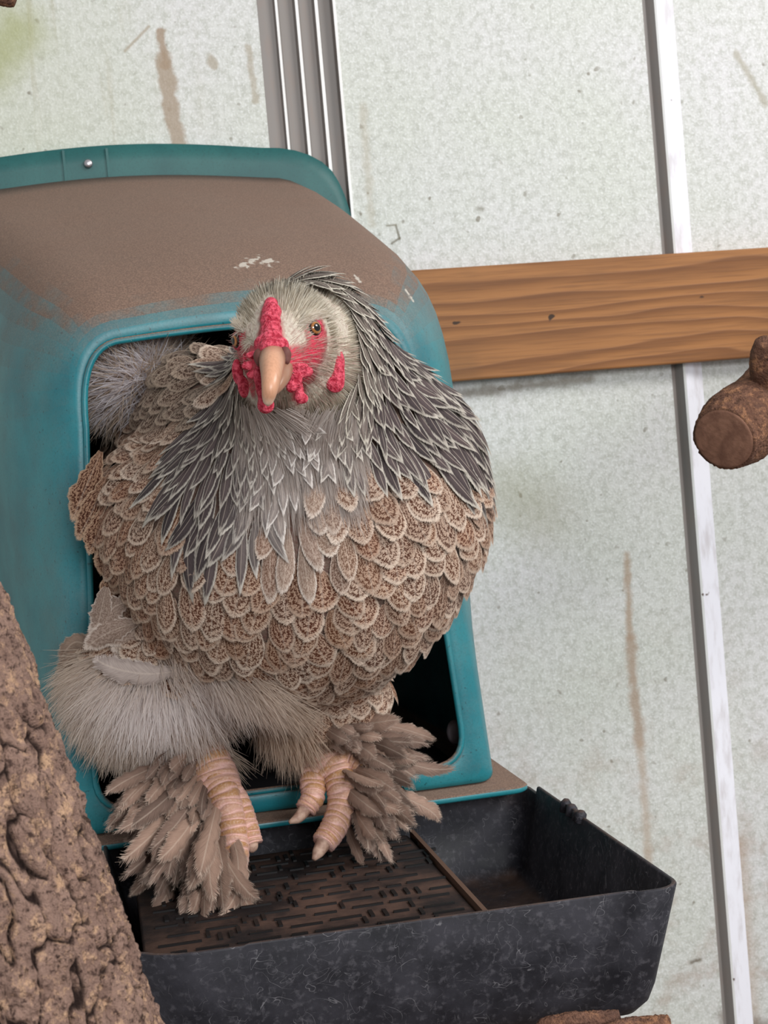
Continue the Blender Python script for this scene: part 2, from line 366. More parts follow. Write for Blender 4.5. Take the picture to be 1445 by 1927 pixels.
# the hood's inside is closed by a dark liner pan and a back
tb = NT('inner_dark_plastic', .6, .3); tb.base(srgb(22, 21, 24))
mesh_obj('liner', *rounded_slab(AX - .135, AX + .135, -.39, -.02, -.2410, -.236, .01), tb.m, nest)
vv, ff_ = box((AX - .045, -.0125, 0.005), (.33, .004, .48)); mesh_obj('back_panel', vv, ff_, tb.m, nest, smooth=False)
tcl = NT('white_clip_plastic', .4); tcl.base(srgb(120, 112, 116)); c0 = P(856, 1378, -.372)
S = np.array([[c0[0] + .004, -.386, c0[2]], [c0[0] - .004, -.384, c0[2]]])
mesh_obj('clip', *tube(np.array([c0 + [0, -.003, 0], c0 + [0, .0, 0], c0 + [0, .004, 0]]), [.0045, .0062, .005], 16, up=(0, 0, 1), flat=1.5), tcl.m, nest)
# ------------------------------------------------------------------ TRAY
def tray_material():
    t = NT('black_plastic', .5, .3); p = t.pos(); x, y, z = t.sep(p)
    n = t.noise(p, 40, 5, .6); f = t.noise(p, 260, 3, .6)
    c = t.mix(t.ramp(n, .3, .75), srgb(30, 30, 36), srgb(56, 55, 62)); c = t.mix(t.math('MULTIPLY', t.ramp(f, .5, .75), .45), c, srgb(96, 94, 100))
    for i, (rot, th) in enumerate((((.3, .2, .5), .012), ((1.2, .4, 2.1), .010), ((.5, 1.3, 1.2), .010), ((2.2, .9, .3), .009))):
        wv = t.noise(t.scale(p, (16, 16, 16), rot=rot), 2.2, 2, .5, 1.5)
        ln = t.math('ABSOLUTE', t.math('SUBTRACT', wv, .5)); m = t.math('MULTIPLY', t.ramp(ln, th * .35, 0), t.ramp(t.noise(p, 60 + 9 * i, 2), .5, .62))
        c = t.mix(t.math('MULTIPLY', m, .5), c, srgb(140, 138, 142))
    nz = t.sep(t.add('ShaderNodeNewGeometry').outputs['Normal'])[2]
    d = t.math('MULTIPLY', t.ramp(nz, .5, .9), t.ramp(t.noise(p, 14, 5, .65), .36, .66))
    c = t.mix(t.math('MULTIPLY', d, .7), c, srgb(98, 76, 64)); t.base(c); t.put(t.b.inputs['Roughness'], t.ramp(n, .3, .7, .48, .7)); t.bump(t.math('ADD', f, n), .2, .0006); return t.m
MT = tray_material()
tray = empty('egg_tray', (.145, -.54, -.31)); tag(tray, 'black scratched plastic tray sticking out below the teal nest box', 'tray')
X0, X1, Y0, Y1 = -.012, .2865, -.676, -.385; ZR, ZB = -.2425, -.312
def tray_ring(x0, x1, y0, y1, r, z, n=7, notch=.003):
    pts = []
    R3 = r + .030
    def corner(cx, cy, a0, r=r):
        for k in range(n): a = math.radians(a0 + 90 * k / (n - 1)); pts.append((cx + r * math.cos(a), cy + r * math.sin(a), z))
    pts.append((x0 + R3 + .022, y0, z)); pts.append((x0 + R3 + .025, y0 + notch, z))
    for u in np.linspace(0, 1, 12)[1:-1]: pts.append((x0 + R3 + .025 + (x1 - r - .014 - x0 - R3 - .025) * u, y0 + notch, z))
    pts.append((x1 - r - .012, y0 + notch, z)); pts.append((x1 - r - .009, y0, z))
    corner(x1 - r, y0 + r, -90)
    for u in (.1, .25, .5, .75, .9): pts.append((x1, y0 + r + (y1 - y0 - 2 * r) * u, z))
    pts.append((x1, -.4235, z)); pts.append((x1, -.4225, z))
    corner(x1 - r, y1 - r, 0); corner(x0 + r, y1 - r, 90)
    pts.append((x0, -.4225, z)); pts.append((x0, -.4235, z))
    for u in (.75, .5, .25): pts.append((x0, y0 + R3 + (y1 - y0 - r - R3) * u, z))
    corner(x0 + R3, y0 + R3, 180, R3)
    pts = np.array(pts); pts[:, 1] += .014 * np.clip((x1 - pts[:, 0]) / (x1 - x0), 0, 1) * np.clip((-.43 - pts[:, 1]) / .2, 0, 1); b = pts[:, 1] > -.423; pts[b, 2] = np.minimum(pts[b, 2], -.2480 - .4 * (ZR - pts[b, 2])); return pts
def tr(i, z):     # i: inset
    return tray_ring(X0 + i, X1 - i, Y0 + i, Y1 - i, max(.014 - i * .2, .004), z)
rg = [tr(.034, ZB - .004), tr(.022, ZB - .003), tr(.016, ZB + .004), tr(.0125, ZB + .014), tr(.0, ZR - .001), tr(.0004, ZR), tr(.0018, ZR), tr(.0026, ZR - .001), tr(.0145, ZB + .014), tr(.018, ZB + .006), tr(.024, ZB + .003), tr(.036, ZB + .002)]
m_ = len(rg[0]); mesh_obj('tray_shell', np.vstack(rg), grid_faces(len(rg), m_, True) + [list(range(m_))[::-1], [(len(rg) - 1) * m_ + i for i in range(m_)]], MT, tray)
# raised inner floor mat with dark dashes standing in for the shade in its moulded grooves
mat_z = -.262
tmz = NT('dusty_mat', .75, .2); p = tmz.pos(); cc = tmz.mix(tmz.ramp(tmz.noise(p, 22, 5, .6), .38, .7), srgb(34, 28, 28), srgb(84, 63, 54))
tmz.base(cc); tmz.bump(tmz.noise(p, 300, 3), .3, .001)
mesh_obj('floor_mat', *rounded_slab(.006, .190, -.632, -.425, ZB + .004, mat_z, .006), tmz.m, tray)
parts = []
for i in range(12):
    yy = -.618 + i * .0160
    xx = .014 + (i % 2) * .006
    while xx < .178:
        L = random.choice((.009, .013, .018, .024)) ; ang = random.choice((0, 0, 0, 1))
        sx, sy = (L, .0020) if not ang else (.0024, .011)
        parts.append(box((xx + sx / 2, yy + random.uniform(-.002, .002), mat_z + .0002), (sx, sy, .0018))); xx += sx + random.uniform(.003, .006)
        if random.random() < .35: parts.append(box((xx, yy + .008, mat_z + .0002), (.0022, .010, .0018))); xx += .005
tdk = NT('groove_shade', .5, .4); tdk.base(srgb(20, 17, 18))  # near-black colour carries the groove shade
dsh = mesh_obj('groove_dashes', *merge(parts), tdk.m, tray, smooth=False); dsh['kind'] = 'stuff'
tm2 = NT('dust_line', .9, .1); tm2.base(srgb(104, 82, 70))
mesh_obj('divider', *merge([box((.1925, -.5365, -.268), (.0028, .218, .018))]), tm2.m, tray, smooth=False)
parts = []
for k, (yy, h) in enumerate(((-.485, .006), (-.497, .005), (-.509, .003), (-.515, .005))):
    S = np.array([[X1 - .003, yy, ZR - .004], [X1 - .0015, yy, ZR + h * .4], [X1 - .001, yy, ZR + h * .8]]); parts.append(tube(S, [.0036, .0036, .0016], 10, up=(0, 1, 0)))
v_, f_ = box((X1 - .0015, -.500, ZR - .001), (.003, .036, .006)); parts.append((v_, f_))
mesh_obj('rim_latch', *merge(parts), MT, tray)
# ------------------------------------------------------------------ LOG, BRANCHES
def vno(pts, sc, oc=3):
    return np.array([noise.fractal(Vector(p_) * sc, .6, 2.1, oc) for p_ in pts])
def bark_material(name, c1, c2, c3, k=1.):
    t = NT(name, .9, .12); p = t.pos(); a = t.attr('relief')[0]; av = t.sep(a)[0]
    n = t.noise(p, 60, 6, .65); f = t.noise(p, 420, 4, .65)
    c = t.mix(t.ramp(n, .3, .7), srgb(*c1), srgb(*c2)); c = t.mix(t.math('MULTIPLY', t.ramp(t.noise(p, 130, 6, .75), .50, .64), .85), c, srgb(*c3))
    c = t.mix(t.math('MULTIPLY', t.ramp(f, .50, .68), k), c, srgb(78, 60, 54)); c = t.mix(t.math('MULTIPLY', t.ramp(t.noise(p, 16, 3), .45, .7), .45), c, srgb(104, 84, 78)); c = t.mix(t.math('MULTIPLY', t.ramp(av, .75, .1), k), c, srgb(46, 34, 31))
    t.base(c); t.bump(t.math('ADD', f, t.math('MULTIPLY', n, 1.5)), 1., .0034); return t.m
BARK = bark_material('log_bark', (130, 104, 93), (160, 131, 117), (206, 168, 136), 1.)
def bark_tube(S, R, seg, amp, sc, ends=True, crack=1.0):
    T, N, B = frames(S); a = np.linspace(0, 2 * np.pi, seg, endpoint=False)
    L = np.concatenate([[0], np.cumsum(np.linalg.norm(np.diff(S, axis=0), axis=1))])
    V = np.zeros((len(S), seg, 3)); rel = np.zeros((len(S), seg))
    for i in range(len(S)):
        for j in range(seg):
            q = Vector((math.cos(a[j]) * R[i] * sc, math.sin(a[j]) * R[i] * sc, L[i] * sc * .38))
            q = q + .7 * noise.noise_vector(q * 1.1) + .25 * noise.noise_vector(q * 3.3)
            d, _ = noise.voronoi(q)
            cr = min(1, (d[1] - d[0]) / .08)
            fine = noise.fractal(q * 2.2, .75, 2.2, 4)
            rel[i, j] = max(0, min(1, cr + fine * .12))
            r = R[i] + amp * (cr - .6) * crack + amp * .8 * fine + amp * .5 * noise.noise(q * 9)
            V[i, j] = S[i] + r * (math.cos(a[j]) * N[i] + math.sin(a[j]) * B[i])
    return V, rel
def put_bark(name, S, R, seg, amp, sc, mat, parent=None, crack=1.):
    V, rel = bark_tube(S, R, seg, amp, sc, crack=crack); n = V.shape[0]
    VV = V.reshape(-1, 3); Fc = grid_faces(n, seg, True)
    VV = np.vstack([VV, S[0], S[-1]]); rr = np.concatenate([rel.ravel(), [.6, .6]])
    for j in range(seg):
        Fc.append([len(VV) - 2, (j + 1) % seg, j]); Fc.append([len(VV) - 1, (n - 1) * seg + j, (n - 1) * seg + (j + 1) % seg])
    return mesh_obj(name, VV, Fc, mat, parent, attrs={'relief': np.stack([rr, rr, rr, np.ones_like(rr)], 1)})
yL = -.80
ctr = [P(-760, -60, yL + .10), P(-540, 480, yL + .06), P(-300, 1010, yL + .03), P(-208, 1240, yL), P(-98, 1560, yL - .01), P(-30, 1760, yL - .015), P(52, 2010, yL - .02), P(180, 2350, yL - .03), P(330, 2800, yL - .03), P(420, 3300, yL - .02)]
S = catmull(ctr, 640); R = np.linspace(.044, .056, 640)
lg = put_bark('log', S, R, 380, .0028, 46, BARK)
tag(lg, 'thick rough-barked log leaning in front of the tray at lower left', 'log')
BR2 = bark_material('branch_bark', (110, 78, 64), (134, 98, 80), (176, 128, 96), .45)
yB = -.48
S = catmull([P(1362, 826, yB - .012), P(1385, 806, yB), P(1425, 772, yB + .02), P(1480, 700, yB + .04), P(1560, 640, yB + .06), P(1760, 560, yB + .10), P(2200, 430, yB + .18), P(3000, 200, yB + .28), P(4200, -100, yB + .38)], 320)
br = empty('sawn_branch', S[0]); tag(br, 'reddish brown branch stub with sawn end at the right edge', 'branch')
put_bark('branch_wood', S, np.concatenate([np.linspace(.0215, .0235, 20), np.full(300, .0235) + .003 * np.sin(np.linspace(0, 14, 300))]), 90, .0009, 130, BR2, br, .6)
S2 = catmull([P(1470, 740, yB + .01), P(1448, 690, yB - .0), P(1441, 664, yB - .005), P(1440, 642, yB - .01)], 40)
put_bark('side_stub', S2, np.linspace(.017, .0068, 40) ** 1.0, 40, .0005, 150, BR2, br, .5)
te = NT('cut_wood', .8, .15); oc = te.obj(); ln = te.add('ShaderNodeVectorMath', operation='LENGTH'); te.put(ln.inputs[0], oc)
rr_ = te.math('SINE', te.math('MULTIPLY', te.math('ADD', ln.outputs['Value'], te.math('MULTIPLY', te.noise(oc, 60, 3), .010)), 1500))
te.base(te.mix(te.ramp(te.noise(oc, 120, 4), .35, .7), te.mix(te.ramp(rr_, -1, 1), srgb(136, 100, 82), srgb(142, 105, 87)), srgb(112, 80, 66))); te.bump(te.noise(oc, 400, 3), .4, .001)
Tn = nrm(S[0] - S[3]); Sc = np.array([S[0] + Tn * .0002, S[0] + Tn * .001, S[0] + Tn * .0014]); 
Ve, Fe = tube(Sc, [.0205, .0200, .0185], 40); ctr_ = Sc[-1]; Ve = np.vstack([[ctr_], Ve]); Fe = [[i + 1 for i in q] for q in Fe]
mesh_obj('cut_end', Ve, Fe, te.m, br)
for k, (pts, r, lab) in enumerate((((( 900, 2560), (960, 2160), (1010, 1960), (1060, 1926), (1110, 1921), (1162, 1919)), .0046, 'broken twig end nearest the tray, at the bottom edge'), (((1010, 2700), (1080, 2200), (1130, 1975), (1165, 1936), (1210, 1929), (1257, 1926)), .0040, 'broken twig end farther right of the tray, at the bottom edge'))):
    S = catmull([P(a, b, -.70 - .012 * k) for a, b in pts], 150); o = put_bark('twig', S, np.full(150, r), 26, .0008, 200, BR2, None, .6); tag(o, lab, 'twig', 'twigs under the tray')
S = catmull([P(-1500, -1400, -.30), P(-700, -500, -.40), P(-160, -90, -.45), P(-60, -40, -.45), P(10, -8, -.45), P(30, 0, -.45)], 150); o = put_bark('twig', S, np.linspace(.014, .0045, 150), 26, .0006, 160, BR2, None, .6); tag(o, 'dark brown twig tip in the top left corner', 'twig')
# ------------------------------------------------------------------ HEN
hen = empty('hen', (.10, -.42, -.24)); tag(hen, 'feather-footed silver and brown pencilled hen standing on the sill of the teal nest box', 'chicken')
HC = P(534, 640, -.612)
def body_sdf(p):
    d = ell(p, (.126, -.470, -.053), (.106, .105, .100))
    d = smin(d, ell(p, (.150, -.475, -.030), (.094, .088, .080)), .03)
    d = smin(d, ell(p, (.085, -.300, -.012), (.070, .150, .082)), .035)
    d = smin(d, ell(p, (.034, -.425, -.036), (.028, .055, .046)), .03)        # folded wing
    d = smin(d, ell(p, (.226, -.42, -.045), (.026, .060, .046)), .03)
    d = smin(d, ell(p, P(385, 772, -.415), (.036, .070, .037)), .02)               # back and shoulder
    d = smin(d, ell(p, P(258, 712, -.345), (.034, .040, .024)), .008)               # rump
    d = smin(d, ell(p, P(592, 640, -.560), (.026, .030, .033)), .02)               # nape
    d = smin(d, cap_(p, (.135, -.50, .008), (.119, -.590, .046), .060, .0255), .040)
    d = smin(d, cap_(p, P(602, 622, -.565), P(768, 842, -.495), .019, .038), .02)
    d = smin(d, ell(p, HC, (.0255, .031, .0285)), .012)
    d = smin(d, cap_(p, P(533, 640, -.62), P(512, 688, -.648), .0205, .0118), .008)
    for q_, r_ in ((P(592, 603, -.631), (.0065, .005, .0026)), (P(464, 622, -.6265), (.0035, .006, .0026))): d = smin(d, ell(p, q_, r_), .004)   # brow ridges
    d = smin(d, ell(p, P(297, 1275, -.425), (.050, .050, .042)), .03)          # thighs
    d = smin(d, ell(p, P(610, 1318, -.43), (.042, .040, .026)), .03)
    d = smin(d, cap_(p, P(335, 1370, -.415), P(397, 1462, -.425), .017, .0125), .012)
    d = smin(d, cap_(p, P(600, 1350, -.415), P(600, 1425, -.425), .0155, .0125), .012)
    return d
def grad(p, f=body_sdf, e=.0008):
    g = np.stack([f(p + np.eye(3)[i] * e) - f(p - np.eye(3)[i] * e) for i in range(3)], -1)
    return g / (np.linalg.norm(g, axis=-1, keepdims=True) + 1e-12)
def project(p, k=2):
    for _ in range(k): p = p - body_sdf(p)[..., None] * grad(p) * .9
    return p
def in_poly(x, y, poly):
    poly = np.array(poly, float); c = np.zeros(np.shape(x), bool); j = len(poly) - 1
    for i in range(len(poly)):
        (xi, yi), (xj, yj) = poly[i], poly[j]
        c ^= ((yi > y) != (yj > y)) & (x < (xj - xi) * (y - yi) / (yj - yi + 1e-12) + xi); j = i
    return c
BV, BF = sdf_mesh(body_sdf, (-.06, -.70, -.26), (.30, -.13, .13), .0028)
def bare_mask(px, py, y):               # bare red skin of the face
    m = np.zeros(np.shape(px))
    def e(cx, cy, rx, ry, rot=0):
        c, s = math.cos(rot), math.sin(rot); dx, dy = px - cx, py - cy
        return np.clip(1.6 - 1.3 * np.hypot((dx * c + dy * s) / rx, (-dx * s + dy * c) / ry), 0, 1)
    for a in ((510, 640, 26, 40), (506, 615, 18, 55), (596, 632, 20, 42, -.15), (588, 668, 24, 26), (449, 640, 13, 34, .1), (456, 688, 16, 34), (570, 700, 28, 26), (480, 672, 24, 24), (548, 672, 34, 24), (560, 735, 16, 26), (472, 715, 14, 36)):
        m = np.maximum(m, e(*a))
    return m * (y < -.585)
px_, py_ = proj(BV)
skin = bare_mask(px_, py_, BV[:, 1])[:, None]
bc = np.array(srgb(120, 100, 88))[None] * (1 - skin) + np.array(srgb(206, 52, 78))[None] * skin; bc[:, 3] = 1
isleg = (BV[:, 2] < -.175)[:, None]; bc = np.where(isleg, np.array(srgb(190, 150, 128))[None], bc)
ishead = (np.linalg.norm(BV - HC, axis=1) < .045)[:, None] & (skin < .3); bc = np.where(ishead, np.array(srgb(196, 186, 170))[None], bc)
tbm = NT('skin_and_down', .62, .3); tbm.base(tbm.mix(tbm.math('MULTIPLY', tbm.ramp(tbm.noise(tbm.pos(), 500, 3), .4, .7), .35), tbm.attr('col')[0], srgb(120, 60, 60)))
vo = tbm.add('ShaderNodeTexVoronoi'); tbm.put(vo.inputs['Vector'], tbm.pos()); vo.inputs['Scale'].default_value = 600
tbm.bump(vo.outputs['Distance'], .5, .0008)
mesh_obj('body', BV, BF, tbm.m, hen, attrs={'col': bc})
# ---- feather material: column a = vane colour (+pencilling in alpha), b = edge colour (+random in alpha)
def feather_material(name, rach=.5, fray=.5, pencil=True, f0=.74):
    t = NT(name, .62, .25); ua = t.add('ShaderNodeUVMap'); U, Vv, _ = t.sep(ua.outputs[0])
    A = t.attr('a'); B = t.attr('b'); rnd = B[3]
    sg = t.math('SUBTRACT', t.math('MULTIPLY', U, 2), 1); uu = t.math('ABSOLUTE', sg)
    q = t.math('SUBTRACT', Vv, t.math('MULTIPLY', uu, .22))
    barb = t.noise(t.comb(t.math('MULTIPLY', q, 55), t.math('MULTIPLY', sg, 1.6), t.math('MULTIPLY', rnd, 91)), 1, 2, .6)
    pnz = t.noise(t.comb(t.math('MULTIPLY', q, 26), t.math('MULTIPLY', sg, 5.5), t.math('MULTIPLY', rnd, 57)), 1, 3, .65)
    barbf = t.noise(t.comb(t.math('MULTIPLY', q, 150), t.math('MULTIPLY', sg, 2.2), t.math('MULTIPLY', rnd, 31)), 1, 2, .6)
    sv = t.math('MAXIMUM', t.math('DIVIDE', t.math('SUBTRACT', Vv, .40), .60), 0)
    s = t.math('SQRT', t.math('ADD', t.math('MULTIPLY', t.math('MULTIPLY', uu, uu), .9), t.math('MULTIPLY', sv, sv)))
    s = t.math('MAXIMUM', s, uu)
    sn = t.math('ADD', s, t.math('MULTIPLY', t.math('SUBTRACT', barb, .5), .34))
    edge = t.math('MULTIPLY', t.ramp(sn, .70, .84), .95) if pencil else t.ramp(sn, .62, .80)
    c = A[0]
    if pencil:
        pn = t.math('SINE', t.math('ADD', t.math('MULTIPLY', s, 30), t.math('ADD', t.math('MULTIPLY', pnz, 19), t.math('MULTIPLY', rnd, 6))))
        dk = t.mix(1, c, srgb(132, 98, 78), 'MULTIPLY')
        lt = t.mix(.55, c, B[0])
        pc = t.mix(t.ramp(pn, -.6, .6), dk, lt)
        c = t.mix(A[3], c, pc)
    else: 
        c = t.mix(t.math('MULTIPLY', t.ramp(sn, .38, .64), .3), c, t.mix(1, c, srgb(130, 120, 118), 'MULTIPLY'))
    c = t.mix(edge, c, B[0])
    c = t.mix(t.math('MULTIPLY', t.ramp(barbf, .38, .68), .22), c, t.mix(1, c, srgb(120, 112, 108), 'MULTIPLY'))
    c = t.mix(t.math('MULTIPLY', t.ramp(uu, .075, .03), rach), c, t.mix(.75, B[0], srgb(226, 208, 190)))
    t.base(c)
    lim = t.math('SUBTRACT', 1.0, t.math('MULTIPLY', t.ramp(s, f0, 1.02), fray))
    al = t.ramp(barbf, t.math('ADD', lim, .02) if 0 else t.math('MULTIPLY', lim, .78), t.math('MULTIPLY', lim, .70))
    t.put(t.b.inputs['Alpha'], al)
    t.bump(t.math('ADD', barbf, t.math('MULTIPLY', barb, .6)), .5, .0009); return t.m
FM_B = feather_material('breast_feather', .22, .72, True, .76); FM_H = feather_material('hackle_feather', .35, .6, False); FM_F = feather_material('foot_feather', .3, .78, False, .50)
def outl(kind, v):
    if kind == 'lance': w = np.interp(v, [0, .15, .4, .6, .8, .92, 1], [.25, .6, .95, 1, .72, .36, .04])
    elif kind == 'round': w = np.interp(v, [0, .15, .4, .65, .82, .92, .97, 1], [.2, .5, .85, 1, .98, .84, .64, .22])
    else: w = np.interp(v, [0, .1, .3, .6, .8, .92, 1], [.12, .45, .8, 1, .9, .6, .15])
    return w
NVr, NU = 9, 5
US = np.linspace(-1, 1, NU); FF = grid_faces(NVr, NU)
UVF = np.array([((u + 1) / 2, v) for v in np.linspace(0, 1, NVr) for u in US])
def follow(root, dirn, L, W, base, lift, kind, camber=.22, bend=0.):
    """feathers that follow the body surface; returns (n, NVr*NU, 3)"""
    n = len(root); p = project(root.copy()); out = np.zeros((n, NVr, NU, 3)); vs = np.linspace(0, 1, NVr); d = dirn.copy()
    for i, v in enumerate(vs):
        g = grad(p); d = d - (d * g).sum(-1, keepdims=True) * g; d /= np.linalg.norm(d, axis=-1, keepdims=True) + 1e-9
        side = np.cross(g, d); w_ = outl(kind, v) * W / 2
        c = p + g * (base + lift * v ** 1.4)[:, None]
        for j, u in enumerate(US): out[:, i, j] = c + side * (u * w_)[:, None] - g * (camber * u * u * w_)[:, None]
        d = d + side * (np.asarray(bend) / NVr)[..., None] if np.ndim(bend) else d
        p = p + d * (L / (NVr - 1))[:, None]; p = project(p, 1)
    return out.reshape(n, NVr * NU, 3)
def cols(arr, w_): a = np.array(arr, float); a[..., 3] = w_; return a
def lerp(a, b, t): return np.asarray(a)[None] * (1 - t)[:, None] + np.asarray(b)[None] * t[:, None]
# ---- sample roots over the whole plumage
cand = BV[rng.permutation(len(BV))]; cg = grad(cand); cx, cy = proj(cand)
hd = np.linalg.norm((cand - HC) / np.array([1, 1, 1.05]), axis=1)
HL = [(475, 600), (448, 715), (392, 765), (342, 838), (338, 915), (375, 985), (420, 1010), (480, 985), (520, 925), (560, 850), (600, 830), (680, 850), (760, 862), (838, 868), (925, 880), (920, 800), (840, 680), (720, 560), (620, 500), (560, 480), (520, 520)]
front = cand[:, 1] < -.30
zone = np.full(len(cand), 1)                                    # 1 = breast/body
zone[in_poly(cx, cy, HL) & (cand[:, 1] < -.35)] = 0              # 0 = hackle
zone[(hd < .046) & (cand[:, 2] > HC[2] - .035)] = -1
zone[(cand[:, 1] < -.60) & (hd < .062)] = -1
zone[(cand[:, 2] < -.125) & (cx < 480) & (cand[:, 2] < -.10 - .0)] = 2    # fluff (no scale feathers)
zone[(cy > 1335)] = 2; zone[(cy > 1225) & (cx < 330)] = 2; zone[(cy > 1300) & (cx < 520)] = 2
zone[(cand[:, 1] > -.30)] = np.where(zone[cand[:, 1] > -.30] >= 0, 1, -1)
rump = (cand[:, 1] > -.385) & (cx < 345) & (cy < 770) & (cand[:, 2] > 0); zone[rump] = 2
spacing = np.where(zone == 0, .0068, np.where(cand[:, 1] < -.30, .0104, .018))
hdz = np.clip((hd - .04) / .09, 0, 1); spacing = np.where(zone == 0, .0042 + .0034 * hdz, spacing)
acc = np.zeros((0, 3)); accs = []; keep = []
for i in range(len(cand)):
    if zone[i] in (-1, 2): continue
    if len(accs):
        if (np.abs(A_[:m, 0] - cand[i, 0]) < spacing[i]).any():
            d2 = ((A_[:m] - cand[i]) ** 2).sum(1)
            if d2.min() < spacing[i] ** 2: continue
    else: A_ = np.zeros((9000, 3)); m = 0
    A_[m] = cand[i]; m += 1; accs.append(1); keep.append(i)
keep = np.array(keep); R0 = cand[keep]; G0 = cg[keep]; Z0 = zone[keep]; X0_, Y0_ = cx[keep], cy[keep]; H0 = hd[keep]
HB = np.array([.118, -.56, .085])
D0 = R0 - HB; D0 /= np.linalg.norm(D0, axis=1)[:, None]; D0 = D0 + np.array([0, .10, -.55])[None]
D0[Z0 == 0] += np.array([0, 0, .25]); D0 += rng.normal(0, .17, D0.shape)
vis = (G0 * (CAM - R0)).sum(1) > -.05 * np.linalg.norm(CAM - R0, axis=1)
vis &= R0[:, 1] < -.33
n0 = len(R0); r1 = rng.random(n0)
hk = Z0 == 0
ht = np.clip((H0 - .035) / .10, 0, 1)
L = np.where(hk, .015 + .034 * ht, .029) * rng.uniform(.75, 1.25, n0); W = np.where(hk, .0052 + .0066 * ht, .0225) * rng.uniform(.8, 1.18, n0)
mid = np.exp(-((X0_ - 560) / 75) ** 2) * (Y0_ > 760) * (Y0_ < 1030)      # pale throat strip
L = np.where(~hk & (mid > .3), L * 1.15, L); W = np.where(~hk & (mid > .3), W * .7, W)
# colours
wing = np.clip((330 - X0_) / 130, 0, 1) * (Y0_ < 1120)
grn = rng.random(n0)
ca = lerp(srgb(188, 146, 114), srgb(152, 118, 98), grn)
ca = ca * (1 - wing)[:, None] + lerp(srgb(168, 106, 72), srgb(132, 94, 74), grn) * wing[:, None]
rust = (rng.random(n0) < .18)[:, None]; ca = np.where(rust, ca * .5 + np.array(srgb(170, 104, 58)) * .5, ca)
cb = lerp(srgb(220, 200, 182), srgb(180, 152, 132), rng.random(n0))
cb = cb * (1 - wing * .45)[:, None] + (np.array(srgb(178, 146, 118)) * (wing * .45)[:, None])
back = (Y0_ < 760) & (X0_ < 430); ca[back & ~hk] = srgb(128, 106, 92); cb[back & ~hk] = srgb(168, 148, 130)
ha = lerp(srgb(94, 80, 80), srgb(60, 51, 53), grn); hb = lerp(srgb(206, 198, 186), srgb(164, 156, 146), rng.random(n0))
nr = np.clip((.075 - H0) / .03, 0, 1)[:, None]; ha = ha * (1 - nr * .5) + np.array(srgb(150, 138, 124)) * nr * .5; hb = hb * (1 - nr) + np.array(srgb(224, 216, 200)) * nr
cen = np.clip(mid * 1.1, 0, 1)[:, None]; ha = ha * (1 - cen) + np.array(srgb(178, 166, 160)) * cen; hb = hb * (1 - cen) + np.array(srgb(236, 228, 222)) * cen
ca = np.where(hk[:, None], ha, ca); cb = np.where(hk[:, None], hb, cb)
mc = (~hk)[:, None] * cen; ca = ca * (1 - .7 * mc) + np.array(srgb(170, 152, 140)) * .7 * mc; cb = cb * (1 - .6 * mc) + np.array(srgb(220, 210, 202)) * .6 * mc
pen = np.where(hk, 0, 1 - .6 * cen[:, 0])
# roots are pulled back so that the tip zone shows
step = np.where(hk, .004, .006); base = np.where(hk, .0022, .0012)
G = np.zeros((n0, NVr * NU, 3))
for sel, kind, lift, camb in ((hk, 'lance', .0052, .30), (~hk, 'round', .0062, .22)):
    k_ = sel.sum(); G[sel] = follow(R0[sel], D0[sel], L[sel], W[sel], base[sel] + rng.uniform(0, .0008, k_), lift * rng.uniform(.8, 1.25, k_), kind, camb, rng.normal(0, .25, k_))
order = np.argsort(-(vis * 1.0 + (W * L) * 200 - .3 * np.abs(R0[:, 1] + .52)))
def emit(name, idx, mat, limit):
    sh = idx[:limit]; rest = idx[limit:]
    for i in sh:
        nA = NVr * NU; mesh_obj(name, G[i], FF, mat, hen, uv=UVF, attrs={'a': np.tile(cols(ca[i], pen[i]), (nA, 1)), 'b': np.tile(cols(cb[i], r1[i]), (nA, 1))})
    return rest
hid = order[hk[order] & vis[order]]; bid = order[(~hk[order]) & vis[order]]
rh = emit('hackle_feather', hid, FM_H, 300); rb = emit('breast_feather', bid, FM_B, 300)
def joined(name, idx, mat):
    if len(idx) == 0: return
    nA = NVr * NU; V = G[idx].reshape(-1, 3); Fc = (np.array(FF)[None] + (np.arange(len(idx)) * nA)[:, None, None]).reshape(-1, 4)
    o = mesh_obj(name, V, Fc, mat, hen, uv=np.tile(UVF, (len(idx), 1)), attrs={'a': np.repeat(cols(ca[idx], pen[idx]), nA, 0), 'b': np.repeat(cols(cb[idx], r1[idx]), nA, 0)}); o['kind'] = 'stuff'
joined('small_hackle_plumage', np.concatenate([rh, order[hk[order] & ~vis[order]]]), FM_H)
joined('body_plumage', np.concatenate([rb, order[(~hk[order]) & ~vis[order]]]), FM_B)
print('FEATHERS', hk.sum(), (~hk).sum(), len(hid), len(bid))
